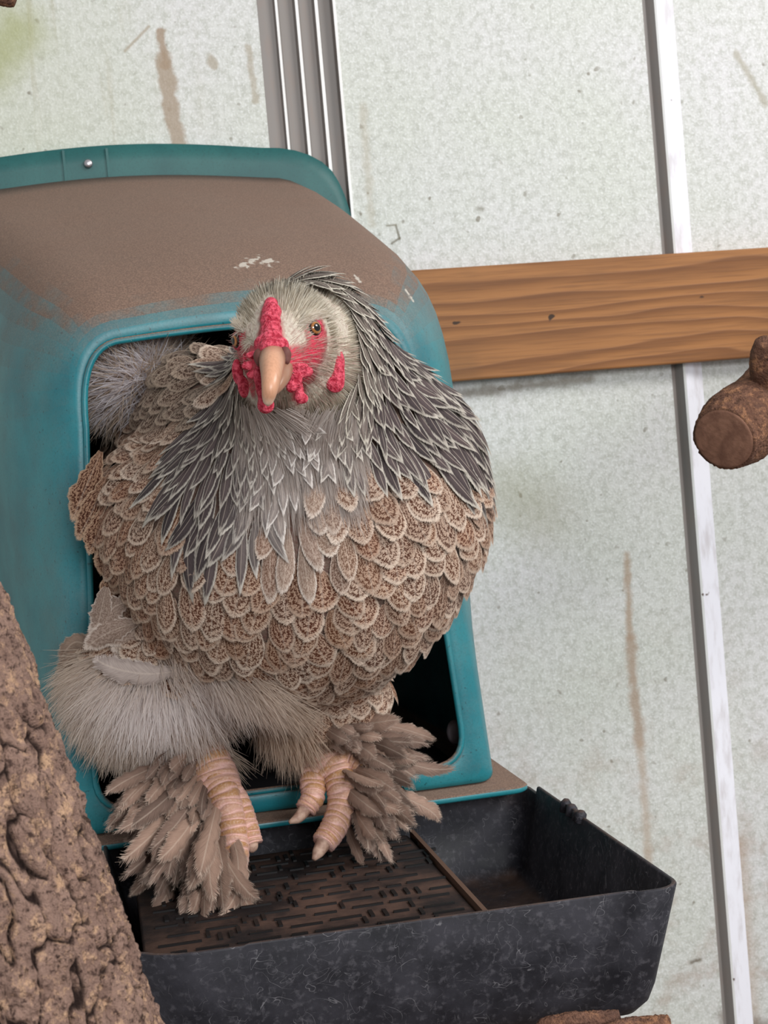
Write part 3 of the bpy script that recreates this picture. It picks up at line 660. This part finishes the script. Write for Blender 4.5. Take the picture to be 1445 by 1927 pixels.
# ---- down and hair-like feathers as ribbons
def strand_mat():
    t = NT('down', .7, .2); t.base(t.attr('col')[0]); tr = t.add('ShaderNodeBsdfTranslucent'); t.put(tr.inputs[0], t.attr('col')[0]); mx = t.add('ShaderNodeMixShader'); mx.inputs[0].default_value = .6
    t.t.links.new(t.b.outputs[0], mx.inputs[1]); t.t.links.new(tr.outputs[0], mx.inputs[2]); t.t.links.new(mx.outputs[0], t.n['Material Output'].inputs[0]); return t.m
SM = strand_mat()
def strands(name, roots, d, L, w0, colr, drop=0., outw=.5, segs=4, kind='stuff', curl=.0, hug=0.):
    n = len(roots); g = grad(roots); d = d - (d * g).sum(-1, keepdims=True) * g * (1 - 0); d /= np.linalg.norm(d, axis=1)[:, None] + 1e-9
    out_ = np.broadcast_to(np.asarray(outw, float), (n,))[:, None]
    dd = d + g * out_; dd /= np.linalg.norm(dd, axis=1)[:, None]
    view = CAM - roots; view /= np.linalg.norm(view, axis=1)[:, None]; view = view + rng.normal(0, .28, view.shape)
    side = np.cross(dd, view); side /= np.linalg.norm(side, axis=1)[:, None]
    cw = rng.normal(0, 1, (n, 3)) * curl; P_ = roots - g * .001; V = np.zeros((n, segs + 1, 2, 3)); Cc = np.zeros((n, segs + 1, 2, 4))
    for i in range(segs + 1):
        t = i / segs; w_ = w0 * (1 - t ** 2 * .85) / 2
        V[:, i, 0] = P_ - side * w_[:, None]; V[:, i, 1] = P_ + side * w_[:, None]
        cc = colr * (.88 + .12 * t); cc[:, 3] = 1; Cc[:, i, 0] = cc; Cc[:, i, 1] = cc
        P_ = P_ + dd * (L / segs)[:, None]; dd = dd + np.array([0, 0, -drop]) / segs + cw / segs - g * hug / segs; dd /= np.linalg.norm(dd, axis=1)[:, None]
    k = (segs + 1) * 2; f = np.array([[2 * i, 2 * i + 1, 2 * i + 3, 2 * i + 2] for i in range(segs)])
    Fc = (f[None] + (np.arange(n) * k)[:, None, None]).reshape(-1, 4)
    o = mesh_obj(name, V.reshape(-1, 3), Fc, SM, hen, attrs={'col': Cc.reshape(-1, 4)})
    o['kind'] = kind; return o
def pick(mask, n):
    idx = np.flatnonzero(mask); i = rng.choice(idx, n); return project(cand[i] + rng.normal(0, .0015, (n, 3)))
def rcol(c1, c2, n): return lerp(srgb(*c1), srgb(*c2), rng.random(n))
# thigh fluff: several centres of flow
flm = (zone == 2) & (cy < 1400) & (cx < 560) & (cand[:, 1] < -.36); n = 32000; Rr = pick(flm, n); rx, ry = proj(Rr)
c1 = P(300, 1235, -.46); dd = Rr - c1; dd /= np.linalg.norm(dd, axis=1)[:, None] + 1e-9
dd = dd * 1.1 + np.array([-.1, -.05, -.75]) + rng.normal(0, .22, dd.shape)
whitec = np.exp(-((rx - 300) / 130) ** 2 - ((ry - 1290) / 65) ** 2)
col = rcol((232, 212, 192), (190, 168, 150), n) * (1 - whitec)[:, None] + rcol((255, 250, 248), (246, 238, 236), n) * whitec[:, None]
strands('thigh_down', Rr, dd, rng.uniform(.018, .042, n), rng.uniform(.0003, .0008, n), col, .45, rng.uniform(.15, .7, n), 4, curl=.35)
mm = (zone == 2) & (cx >= 480) & (cy < 1385) & (cand[:, 1] < -.38); n = 9000; Rr = pick(mm, n)
strands('belly_down', Rr, Rr - P(600, 1230, -.42) + np.array([0, 0, -.02]), rng.uniform(.010, .022, n), rng.uniform(.0003, .0007, n), rcol((220, 198, 178), (176, 150, 130), n), .4, rng.uniform(.15, .5, n), 4, curl=.25)
mm = (cand[:, 2] < -.165) & (cand[:, 1] < -.36); n = 2500; Rr = pick(mm, n)
strands('leg_down', Rr, np.tile([0, -.1, -1.], (n, 1)) + rng.normal(0, .3, (n, 3)), rng.uniform(.006, .012, n), rng.uniform(.0005, .0010, n), rcol((210, 186, 166), (166, 142, 126), n), .3, .25, 3, curl=.3)
# head and throat
hm = (hd < .062) & ((zone == -1) | (hd < .052)); n = 20000; Rr = pick(hm, n); rx, ry = proj(Rr); bm = bare_mask(rx, ry, Rr[:, 1])
eyeR, eyeL = (587, 618), (452, 640)
kk = (bm < rng.uniform(.0, .70, n) ** 1.5) & (np.hypot((rx - eyeR[0]) / 15, (ry - eyeR[1]) / 22) > 1) & (np.hypot((rx - eyeL[0]) / 7, (ry - eyeL[1]) / 16) > 1)
kk &= ~((np.abs(rx - 506) < 34) & (ry > 655) & (ry < 760) & (Rr[:, 1] < -.63)); Rr = Rr[kk]; rx = rx[kk]; ry = ry[kk]; n = len(Rr)
bk = P(508, 668, -.665); dh = Rr - bk; dh /= np.linalg.norm(dh, axis=1)[:, None]; dh = dh + np.array([0, .2, 0])
below = np.clip((ry - 700) / 60, 0, 1)[:, None]; dh = dh + np.array([0, .1, -1.0]) * below
top = np.exp(-((ry - 545) / 22) ** 2) * (rng.random(n) < .45)
pale = rcol((248, 242, 228), (172, 158, 138), n); col = pale * (1 - top)[:, None] + np.array(srgb(74, 66, 60)) * top[:, None]
thr = np.exp(-((rx - 548) / 40) ** 2 - ((ry - 785) / 38) ** 2)[:, None] * .8; col = col * (1 - thr) + np.array(srgb(140, 112, 98)) * thr
Lh = .0075 + .007 * np.clip((np.hypot(rx - 508, ry - 690) - 40) / 90, 0, 1); Lh = Lh + .006 * below[:, 0]
strands('head_down', Rr, dh, Lh * rng.uniform(.8, 1.2, n), rng.uniform(.0003, .0006, n), col, .0, rng.uniform(.13, .27, n), 4, curl=.10, hug=.2)
# throat / centre strip of loose pale barbs
mm = (cx > 455) & (cx < 680) & (cy > 760) & (cy < 960) & (cand[:, 1] < -.5); n = 3200; Rr = pick(mm, n); rx, ry = proj(Rr)
strands('throat_down', Rr + grad(Rr) * .0045, Rr - HB + np.array([0, 0, -.05]), rng.uniform(.010, .020, n), rng.uniform(.0003, .0006, n), rcol((236, 228, 222), (196, 182, 174), n), .1, rng.uniform(.05, .22, n), 4, curl=.12)
# tail and rump fluff seen through the top of the opening
tl = rump; n = 9000; Rr = pick(tl, n); Rr = Rr + np.array([-.0, .0, .0])
strands('rump_down', Rr, np.tile([-.5, .3, .35], (n, 1)) + rng.normal(0, .4, (n, 3)), rng.uniform(.018, .034, n), rng.uniform(.0006, .0012, n), rcol((250, 246, 250), (214, 206, 208), n), .3, .7, 4, curl=.3)
# ---- free feathers (wing tip, thigh side, feet)
def free_feather(name, pts, Wd, ca_, cb_, mat=FM_F, kind='blade', nrm_=None, camber=.25, pen_=0., twist=0.):
    S = catmull(pts, 21); T = np.gradient(S, axis=0); T /= np.linalg.norm(T, axis=1)[:, None]
    vw = nrm(CAM - S.mean(0)) if nrm_ is None else nrm(nrm_)
    vw = nrm(vw + np.array([random.gauss(0, twist), 0, random.gauss(0, twist)]))
    side = np.cross(T, vw); side /= np.linalg.norm(side, axis=1)[:, None]; nn = np.cross(side, T)
    vs = np.linspace(0, 1, 21); w_ = outl(kind, vs) * Wd / 2; us = np.linspace(-1, 1, 7)
    ragl = np.array([random.uniform(.70, 1.06) for _ in range(42)]).reshape(21, 2)
    V = np.array([[S[i] + side[i] * u * w_[i] * (ragl[i, 0] if u < 0 else ragl[i, 1]) + nn[i] * (-camber * u * u) * w_[i] - T[i] * abs(u) * w_[i] * .12 for u in us] for i in range(21)]).reshape(-1, 3)
    uv = [((u + 1) / 2, v) for v in vs for u in us]; k = len(V)
    return mesh_obj(name, V, grid_faces(21, 7), mat, hen, uv=uv, attrs={'a': np.tile(cols(ca_, pen_), (k, 1)), 'b': np.tile(cols(cb_, random.random()), (k, 1))})
def foot_col():
    u = random.random(); v = random.uniform(.62, 1.12)
    a = np.array(srgb(186, 154, 136)) * (1 - u) + np.array(srgb(140, 116, 104)) * u; b = np.array(srgb(196, 174, 158)) * (1 - u) + np.array(srgb(158, 138, 126)) * u
    return a * v, b * v
def fan(roots, n, ang, length, yr, yt, bend, width, dz=0):
    """n feathers fanned from a root line; ang and length are functions of s in 0..1"""
    for i in range(n):
        s = (i + random.random()) / n; lay = random.random()
        rx_ = np.interp(s, [0, 1], [roots[0][0], roots[1][0]]) + random.uniform(-18, 18); ry_ = np.interp(s, [0, 1], [roots[0][1], roots[1][1]]) + random.uniform(-14, 14)
        a = math.radians(ang(s) + random.gauss(0, 8)); Ls = length(s) * random.uniform(.72, 1.2) * (1 - .3 * lay)
        b = math.radians(bend(s) + random.gauss(0, 20)); pts = []
        x, y = rx_, ry_
        for k in range(6):
            t = k / 5; pts.append(P(x, y, yr - .012 * lay + (yt - yr) * t - .010 * math.sin(t * 3.0) - .010 * lay * t))
            aa = a + b * t; x += math.cos(aa) * Ls / 5; y -= math.sin(aa) * Ls / 5
        c_, d_ = foot_col(); free_feather('foot_feather', pts, width * random.uniform(.75, 1.15), c_, d_, twist=.28, camber=random.uniform(.1, .5), kind=random.choice(['blade', 'blade', 'round']))
# left (photo) foot: fan from far left through straight down
fan(((352, 1425), (408, 1545)), 46, lambda s: -152 + 66 * s, lambda s: 195 + 70 * math.sin(s * 3), -.428, -.505, lambda s: 22 - 10 * s, .0185)
fan(((372, 1450), (418, 1560)), 22, lambda s: -128 + 42 * s, lambda s: 262 - 20 * s, -.445, -.540, lambda s: -8 + 20 * s, .0200)
fan(((330, 1410), (395, 1500)), 22, lambda s: -140 + 34 * s, lambda s: 95, -.446, -.480, lambda s: 5, .0135)
# right (photo) foot: fan to the right
fan(((640, 1378), (668, 1470)), 38, lambda s: 8 - 62 * s, lambda s: 180 - 25 * s, -.430, -.470, lambda s: -18 - 8 * s, .0175)
fan(((655, 1440), (665, 1510)), 20, lambda s: -18 - 52 * s, lambda s: 150 + 20 * s, -.447, -.500, lambda s: -10, .0180)
fan(((590, 1362), (660, 1392)), 14, lambda s: -38 + 36 * s, lambda s: 90, -.446, -.466, lambda s: -5, .0140)
# a few drawn individually as the photo shows them
for pts, yr, yt, wd in ((((672, 1442), (740, 1432), (820, 1448), (888, 1440)), -.452, -.470, .017), (((660, 1362), (740, 1368), (800, 1385), (832, 1398)), -.440, -.455, .014),
                    (((632, 1490), (655, 1560), (675, 1610), (690, 1640)), -.455, -.500, .011), (((432, 1560), (448, 1620), (440, 1690), (390, 1752)), -.470, -.560, .020),
                    (((400, 1545), (392, 1610), (372, 1690), (350, 1748)), -.470, -.550, .020), (((372, 1430), (320, 1460), (250, 1495), (178, 1545)), -.440, -.470, .014),
                    (((380, 1540), (330, 1560), (270, 1590), (222, 1612)), -.452, -.480, .014), (((380, 1570), (320, 1620), (265, 1665), (232, 1700)), -.455, -.510, .016),
                    (((345, 1590), (330, 1650), (300, 1710), (296, 1742)), -.470, -.530, .016), (((690, 1470), (760, 1500), (815, 1530), (832, 1560)), -.455, -.480, .018)):
    c_, d_ = foot_col(); n_ = len(pts); free_feather('foot_feather', [P(a, b, yr + (yt - yr) * k / (n_ - 1)) for k, (a, b) in enumerate(pts)], wd, c_, d_, twist=.1)
# wing tip and thigh side feathers
def wf(name, pts, wd, a, b, p=.0, yr=-.46, yt=-.44, mat=FM_B, kind='round'):
    n_ = len(pts); free_feather(name, [P(u, v, yr + (yt - yr) * k / (n_ - 1)) for k, (u, v) in enumerate(pts)], wd, srgb(*a), srgb(*b), mat, kind, pen_=p, twist=.1)
for pts, wd in ((((190, 850), (160, 920), (132, 990)), .022), (((200, 900), (170, 970), (140, 1022)), .022), (((215, 930), (185, 1000), (165, 1050)), .022), (((235, 970), (205, 1040), (190, 1090)), .022),
                (((250, 1000), (225, 1080), (215, 1130)), .022), (((280, 1020), (260, 1100), (262, 1160)), .022), (((310, 1060), (300, 1130), (320, 1200)), .022), (((225, 1040), (212, 1110), (240, 1180)), .02)):
    wf('wing_feather', pts, wd, (140, 92, 66), (186, 156, 130), 1., -.462, -.452)
for pts, wd in ((((240, 1130), (205, 1150), (160, 1200)), .022), (((260, 1170), (205, 1190), (150, 1225)), .022), (((300, 1190), (240, 1190), (185, 1215)), .022), (((330, 1225), (260, 1215), (200, 1222)), .024),
                (((380, 1240), (310, 1232), (255, 1205)), .022), (((420, 1262), (360, 1250), (300, 1215)), .020), (((200, 1105), (190, 1150), (180, 1200)), .020)):
    wf('thigh_feather', pts, wd, (158, 136, 122), (204, 188, 176), .35, -.472, -.462)
wf('thigh_feather', ((345, 1262), (270, 1268), (200, 1252), (160, 1222)), .024, (184, 168, 160), (204, 190, 182), 0, -.492, -.470, FM_F, 'blade')
for i in range(12):
    y0 = random.uniform(1210, 1300); wf('thigh_feather', ((190, y0), (140, y0 + random.uniform(-25, 35)), (random.uniform(92, 120), y0 + random.uniform(-20, 60))), .018, (150, 128, 112), (178, 158, 140), .1, -.44, -.42, FM_F)
# ---- eyes
def eye(px, py, y, axis, r=.0046):
    c = P(px, py, y); a = nrm(axis); u = nrm(np.cross(a, (0, 0, 1))); v = np.cross(a, u); V = []; col_ = []
    for i in range(25):
        th = math.pi * .62 * i / 24
        for j in range(28):
            ph = 2 * math.pi * j / 28; V.append(c + r * (math.cos(th) * a + math.sin(th) * (math.cos(ph) * u + math.sin(ph) * v)))
            col_.append(srgb(10, 8, 8) if th < .42 else srgb(158, 104, 56) if th < .70 else srgb(96, 54, 34) if th < .80 else srgb(40, 22, 20))
    t = NT('eye_surface', .08, .6); t.base(t.attr('col')[0])
    e_ = mesh_obj('eye', V, grid_faces(25, 28, True), t.m, hen, attrs={'col': np.array(col_)})
    ring_ = [c + a * r * .42 + (u * math.cos(q) * 1.0 + v * math.sin(q) * .92) * r * 1.02 for q in np.linspace(0, 2 * math.pi, 30)]
    S = np.array(ring_); an = np.linspace(0, 2 * np.pi, 8, endpoint=False)
    V = np.array([S[i] + .0007 * (math.cos(b) * a + math.sin(b) * nrm(S[i] - c - a * r * .42)) for i in range(30) for b in an])
    mesh_obj('eyelid', V, grid_faces(30, 8, True), RED, e_)
tr_ = NT('red_skin', .6, .3); pz = tr_.pos(); nz_ = tr_.noise(pz, 450, 3, .6)
tr_.base(tr_.mix(tr_.ramp(nz_, .35, .65), srgb(170, 28, 54), srgb(228, 92, 112))); tr_.bump(nz_, .9, .003)
tr_.b.inputs['Subsurface Weight'].default_value = .15; tr_.b.inputs['Subsurface Scale'].default_value = .004; RED = tr_.m
def on_body(px, py, off=0.):                # first body surface point seen along a line of sight
    o = P(px, py, -.72); d = nrm(o - CAM); p = o.copy()
    for _ in range(80):
        s = float(body_sdf(p[None])[0])
        if s < 2e-5: break
        p = p + d * s * .8
    return p - d * off, grad(p[None])[0]
pe, ge = on_body(587, 619); eye(587, 619, pe[1] + .0033, ge * .8 + np.array([.20, -.50, .0]), .0049)
pe, ge = on_body(451, 641); eye(452, 641, pe[1] + .0036, np.array([-1., -.35, 0.0]), .0046)
for (x0, y0), (x1, y1), dv, nb in (((552, 610), (600, 584), (.85, -.25, .36), 380), ((474, 640), (446, 618), (-.8, -.1, .30), 200)):
    Rr = np.array([on_body(x0 + (x1 - x0) * q + random.gauss(0, 2), y0 + (y1 - y0) * q + random.gauss(0, 3))[0] for q in rng.random(nb)])
    strands('brow_down', Rr, np.tile(dv, (nb, 1)) + rng.normal(0, .12, (nb, 3)), rng.uniform(.007, .011, nb), rng.uniform(.0004, .0007, nb), rcol((250, 244, 234), (206, 194, 176), nb), .1, rng.uniform(.12, .35, nb), 4, curl=.08)
fm = (hd < .05) & (cy > 640) & (cy < 760) & (cand[:, 1] < -.60); Rr = pick(fm, 1500); rx, ry = proj(Rr); kk = ~((np.abs(rx - 506) < 34) & (Rr[:, 1] < -.63)); Rr = Rr[kk]; n = len(Rr)
dh = Rr - P(508, 690, -.66); strands('face_hair', Rr, dh, rng.uniform(.006, .012, n), rng.uniform(.00022, .00038, n), rcol((240, 214, 206), (176, 140, 124), n), .1, rng.uniform(.15, .5, n), 4, curl=.15)
# ---- comb, wattles, ear lobes
def blobs(name, bl, k=.0022, h=.0007, parent=hen):
    cs = []
    for px, py, off, r in bl:
        p, g = on_body(px, py); r = (r, r, r) if np.ndim(r) == 0 else r; cs.append((p + nrm(CAM - p) * off, r))
    f = lambda q: functools.reduce(lambda a, b: smin(a, b, k), [ell(q, c, r) for c, r in cs])
    lo = np.min([c - max(r) for c, r in cs], 0) - .003; hi = np.max([c + max(r) for c, r in cs], 0) + .003
    return mesh_obj(name, *sdf_mesh(f, lo, hi, h), RED, parent)
cb_l = [(510, 572, .001, .0036), (511, 588, .0005, .0052), (509, 604, .001, .0054), (510, 622, .001, .0056), (510, 640, .0008, .0062), (508, 657, .000, .0062)]
for i in range(26): cb_l.append((509 + random.choice((-1, 0, 1)) * random.uniform(5, 13), 574 + i * 3.3, random.uniform(.0025, .0050), random.uniform(.0012, .0018)))
cb_l += [(494, 648, .001, .0045), (527, 650, .001, .0045)]
blobs('comb', cb_l, .0012, .0006)
wl = []
def chin(px, py, y): return P(px, py, y)
def blob_at(name, bl, k=.002, h=.0007):
    f = lambda q: functools.reduce(lambda a, b: smin(a, b, k), [ell(q, c, r) for c, r in bl])
    lo = np.min([c - max(r) for c, r in bl], 0) - .003; hi = np.max([c + max(r) for c, r in bl], 0) + .003
    mesh_obj(name, *sdf_mesh(f, lo, hi, h), RED, hen)
blob_at('wattle', [(P(497, 735, -.655), (.004, .003, .006)), (P(500, 762, -.655), (.0044, .0028, .0045)), (P(488, 710, -.655), (.003, .003, .006))])
blob_at('wattle', [(P(556, 712, -.652), (.0035, .003, .006)), (P(562, 735, -.650), (.0026, .002, .006)), (P(568, 750, -.650), (.0034, .0020, .0028)), (P(572, 700, -.650), (.0048, .003, .0032)), (P(560, 690, -.652), (.0055, .003, .002)), (P(548, 728, -.654), (.0028, .002, .003))], .0012, .0006)
blob_at('ear_lobe', [(P(635, 700, -.612), (.0040, .0022, .0095)), (P(630, 722, -.613), (.0048, .0022, .0050)), (P(641, 680, -.608), (.0022, .0022, .006))])
blob_at('ear_lobe', [(P(447, 700, -.615), (.003, .003, .007)), (P(458, 728, -.618), (.003, .003, .006))])
blobs('face_fold', [(478, 668, .0, (.0045, .002, .002)), (470, 688, .0, (.0045, .002, .0024)), (478, 705, .0, (.004, .002, .0024)), (464, 676, 0, (.002, .002, .005))], .001, .0006)
# ---- beak
tbk = NT('horn_beak', .35, .45); bz = tbk.attr('col')[0]; tbk.base(tbk.mix(tbk.math('MULTIPLY', tbk.ramp(tbk.noise(tbk.scale(tbk.pos(), (900, 900, 120)), 1, 3), .4, .7), .25), bz, srgb(150, 104, 76)))
S = catmull([P(513, 664, -.650), P(512, 684, -.668), P(511, 706, -.679), P(508, 730, -.684), P(505, 750, -.683), P(504, 763, -.681)], 30)
Rb = np.interp(np.linspace(0, 1, 30), [0, .25, .5, .75, .9, 1], [.0072, .0062, .0047, .0034, .0024, .0008])
Vk, Fk = tube(S, Rb, 24, up=(1, 0, 0), disp=lambda t, a: .0016 * np.maximum(0, np.cos(a * 1 + np.pi * .5)) ** 6 * (1 - t) * 0)
tt = np.concatenate([np.repeat(np.linspace(0, 1, 30), 24), [0, 1]]); ck = np.array([lerp(srgb(118, 78, 66), srgb(214, 160, 128), np.clip(tt * 5 - .1, 0, 1)), ][0])
ck = ck * (1 - np.clip((tt - .72) / .2, 0, 1))[:, None] + np.array(srgb(232, 206, 184)) * np.clip((tt - .72) / .2, 0, 1)[:, None]
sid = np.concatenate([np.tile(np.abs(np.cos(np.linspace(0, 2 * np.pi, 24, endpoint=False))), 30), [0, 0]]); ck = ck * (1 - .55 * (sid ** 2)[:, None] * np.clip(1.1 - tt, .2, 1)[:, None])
bk_ = mesh_obj('beak', Vk, Fk, tbk.m, hen, attrs={'col': ck})
S = catmull([P(530, 690, -.650), P(528, 710, -.665), P(520, 728, -.672), P(514, 740, -.674)], 14)
mesh_obj('lower_beak', *tube(S, np.linspace(.0062, .0018, 14), 16, up=(1, 0, 0)), tbk.m, bk_, attrs={'col': np.tile(srgb(150, 110, 88), (14 * 16 + 2, 1))})
tn = NT('nostril_skin', .6); tn.base(srgb(104, 62, 56))
for a, b in ((487, 672), (536, 668)):
    p, g = on_body(a, b); f = lambda q: smin(ell(q, p + np.array([0, -.002, .0]), (.0030, .003, .0042)), ell(q, p + np.array([0, -.003, -.003]), (.002, .002, .0022)), .001)
    mesh_obj('nostril', *sdf_mesh(f, p - .009, p + .009, .0006), tn.m, bk_)
# ---- feet: scaled toes over the sill
tt_ = NT('scaled_skin', .5, .35); tt_.base(tt_.mix(tt_.math('MULTIPLY', tt_.ramp(tt_.noise(tt_.pos(), 700, 3), .45, .7), .35), tt_.attr('col')[0], srgb(228, 196, 184))); tt_.bump(tt_.noise(tt_.pos(), 900, 3), .5, .0008)
tc = NT('claw_horn', .5, .3); tc.base(tc.mix(tc.ramp(tc.noise(tc.pos(), 200, 3), .3, .7), srgb(140, 108, 94), srgb(188, 158, 140)))
def toe(pts, r0, r1, nsc, clawpts, up=(0, -1, 0)):
    nsc = int(nsc * 1.25); n_ = nsc * 10; S = catmull(pts, n_); t = np.linspace(0, 1, n_); R = r0 + (r1 - r0) * t
    sg_ = 28
    def disp(tv, a):
        ph = (tv * nsc + .16 * np.sin(a * 2 + tv * 40) + .1 * np.sin(a * 3 + tv * 23)) % 1; topm = np.clip(np.cos(a) * 1.2 + .35, 0, 1)
        return (np.sqrt(np.clip(np.sin(np.pi * ph), 0, 1)) - .55) * .0019 * topm + .0004 * np.sin(a * 9 + tv * 60) * (1 - topm) + .0009 * np.sin(tv * np.pi * 3.2) * 0
    R = R * 1.08; V, Fc = tube(S, R, sg_, up=up, disp=disp)
    a = np.linspace(0, 2 * np.pi, sg_, endpoint=False); ph = (t[:, None] * nsc + .16 * np.sin(a[None] * 2 + t[:, None] * 40) + .1 * np.sin(a[None] * 3 + t[:, None] * 23)) % 1; topm = np.clip(np.cos(a)[None] * 1.6 + .2, 0, 1)
    m = (topm * np.clip(np.sin(np.pi * ph) * 1.5 - .2, 0, 1)); m = m.reshape(-1)
    worn = np.random.default_rng(int(abs(pts[0][0]) * 1e5)).uniform(.5, 1.1, nsc + 1)[np.minimum((t * nsc).astype(int), nsc)]
    m = m * np.repeat(worn, sg_); m = np.concatenate([m, [0, 0]])
    c_ = lerp(srgb(216, 172, 162), srgb(176, 130, 88), np.clip(m, 0, 1)); c_[:, 3] = 1
    cl = tube(catmull(clawpts, 12), np.interp(np.linspace(0, 1, 12), [0, .6, 1], [r1 * .75, r1 * .55, r1 * .18]), 12, up=up)
    return (V, Fc, c_), cl
def foot(shank, toes):
    V, Fc, Cc, claws, n = [], [], [], [], 0
    for (v, f, c_), cl in [toe(*shank)] + [toe(*q) for q in toes]:
        V.append(v); Fc += [[i + n for i in q] for q in f]; Cc.append(c_); n += len(v); claws.append(cl)
    o = mesh_obj('foot', np.vstack(V), Fc, tt_.m, hen, attrs={'col': np.vstack(Cc)})
    for cl in claws[1:]: mesh_obj('claw', *cl, tc.m, o)
PP = lambda L_: [P(*q) for q in L_]
foot((PP([(560, 1352, -.422), (588, 1385, -.430), (612, 1425, -.440), (628, 1462, -.447)]), .0145, .0140, 6, PP([(628, 1462, -.45), (630, 1470, -.45)])),
     [(PP([(620, 1425, -.445), (640, 1470, -.456), (643, 1520, -.468), (626, 1562, -.478), (608, 1588, -.484)]), .0100, .0070, 12, PP([(610, 1584, -.484), (600, 1602, -.488), (590, 1618, -.492)])),
      (PP([(598, 1440, -.442), (588, 1470, -.452), (588, 1500, -.460), (574, 1524, -.464)]), .0085, .0062, 8, PP([(576, 1520, -.464), (562, 1538, -.468), (544, 1548, -.470)])),
      (PP([(640, 1440, -.444), (664, 1436, -.450), (690, 1448, -.456)]), .0080, .0060, 5, PP([(690, 1448, -.456), (700, 1455, -.458)]))])
foot((PP([(345, 1375, -.420), (375, 1415, -.432), (400, 1455, -.442), (412, 1490, -.450)]), .0145, .0140, 7, PP([(412, 1490, -.45), (414, 1500, -.45)])),
     [(PP([(400, 1460, -.446), (422, 1500, -.458), (436, 1550, -.468), (444, 1605, -.478), (440, 1650, -.486)]), .0105, .0066, 13, PP([(440, 1650, -.486), (436, 1670, -.49), (430, 1685, -.494)])),
      (PP([(420, 1475, -.446), (446, 1510, -.456), (462, 1552, -.464), (474, 1590, -.470)]), .0080, .0066, 9, PP([(472, 1586, -.470), (474, 1596, -.473), (475, 1603, -.475)])),
      (PP([(390, 1480, -.445), (375, 1520, -.452), (360, 1560, -.458)]), .0080, .0055, 8, PP([(360, 1560, -.458), (354, 1575, -.46), (350, 1585, -.463)]))])
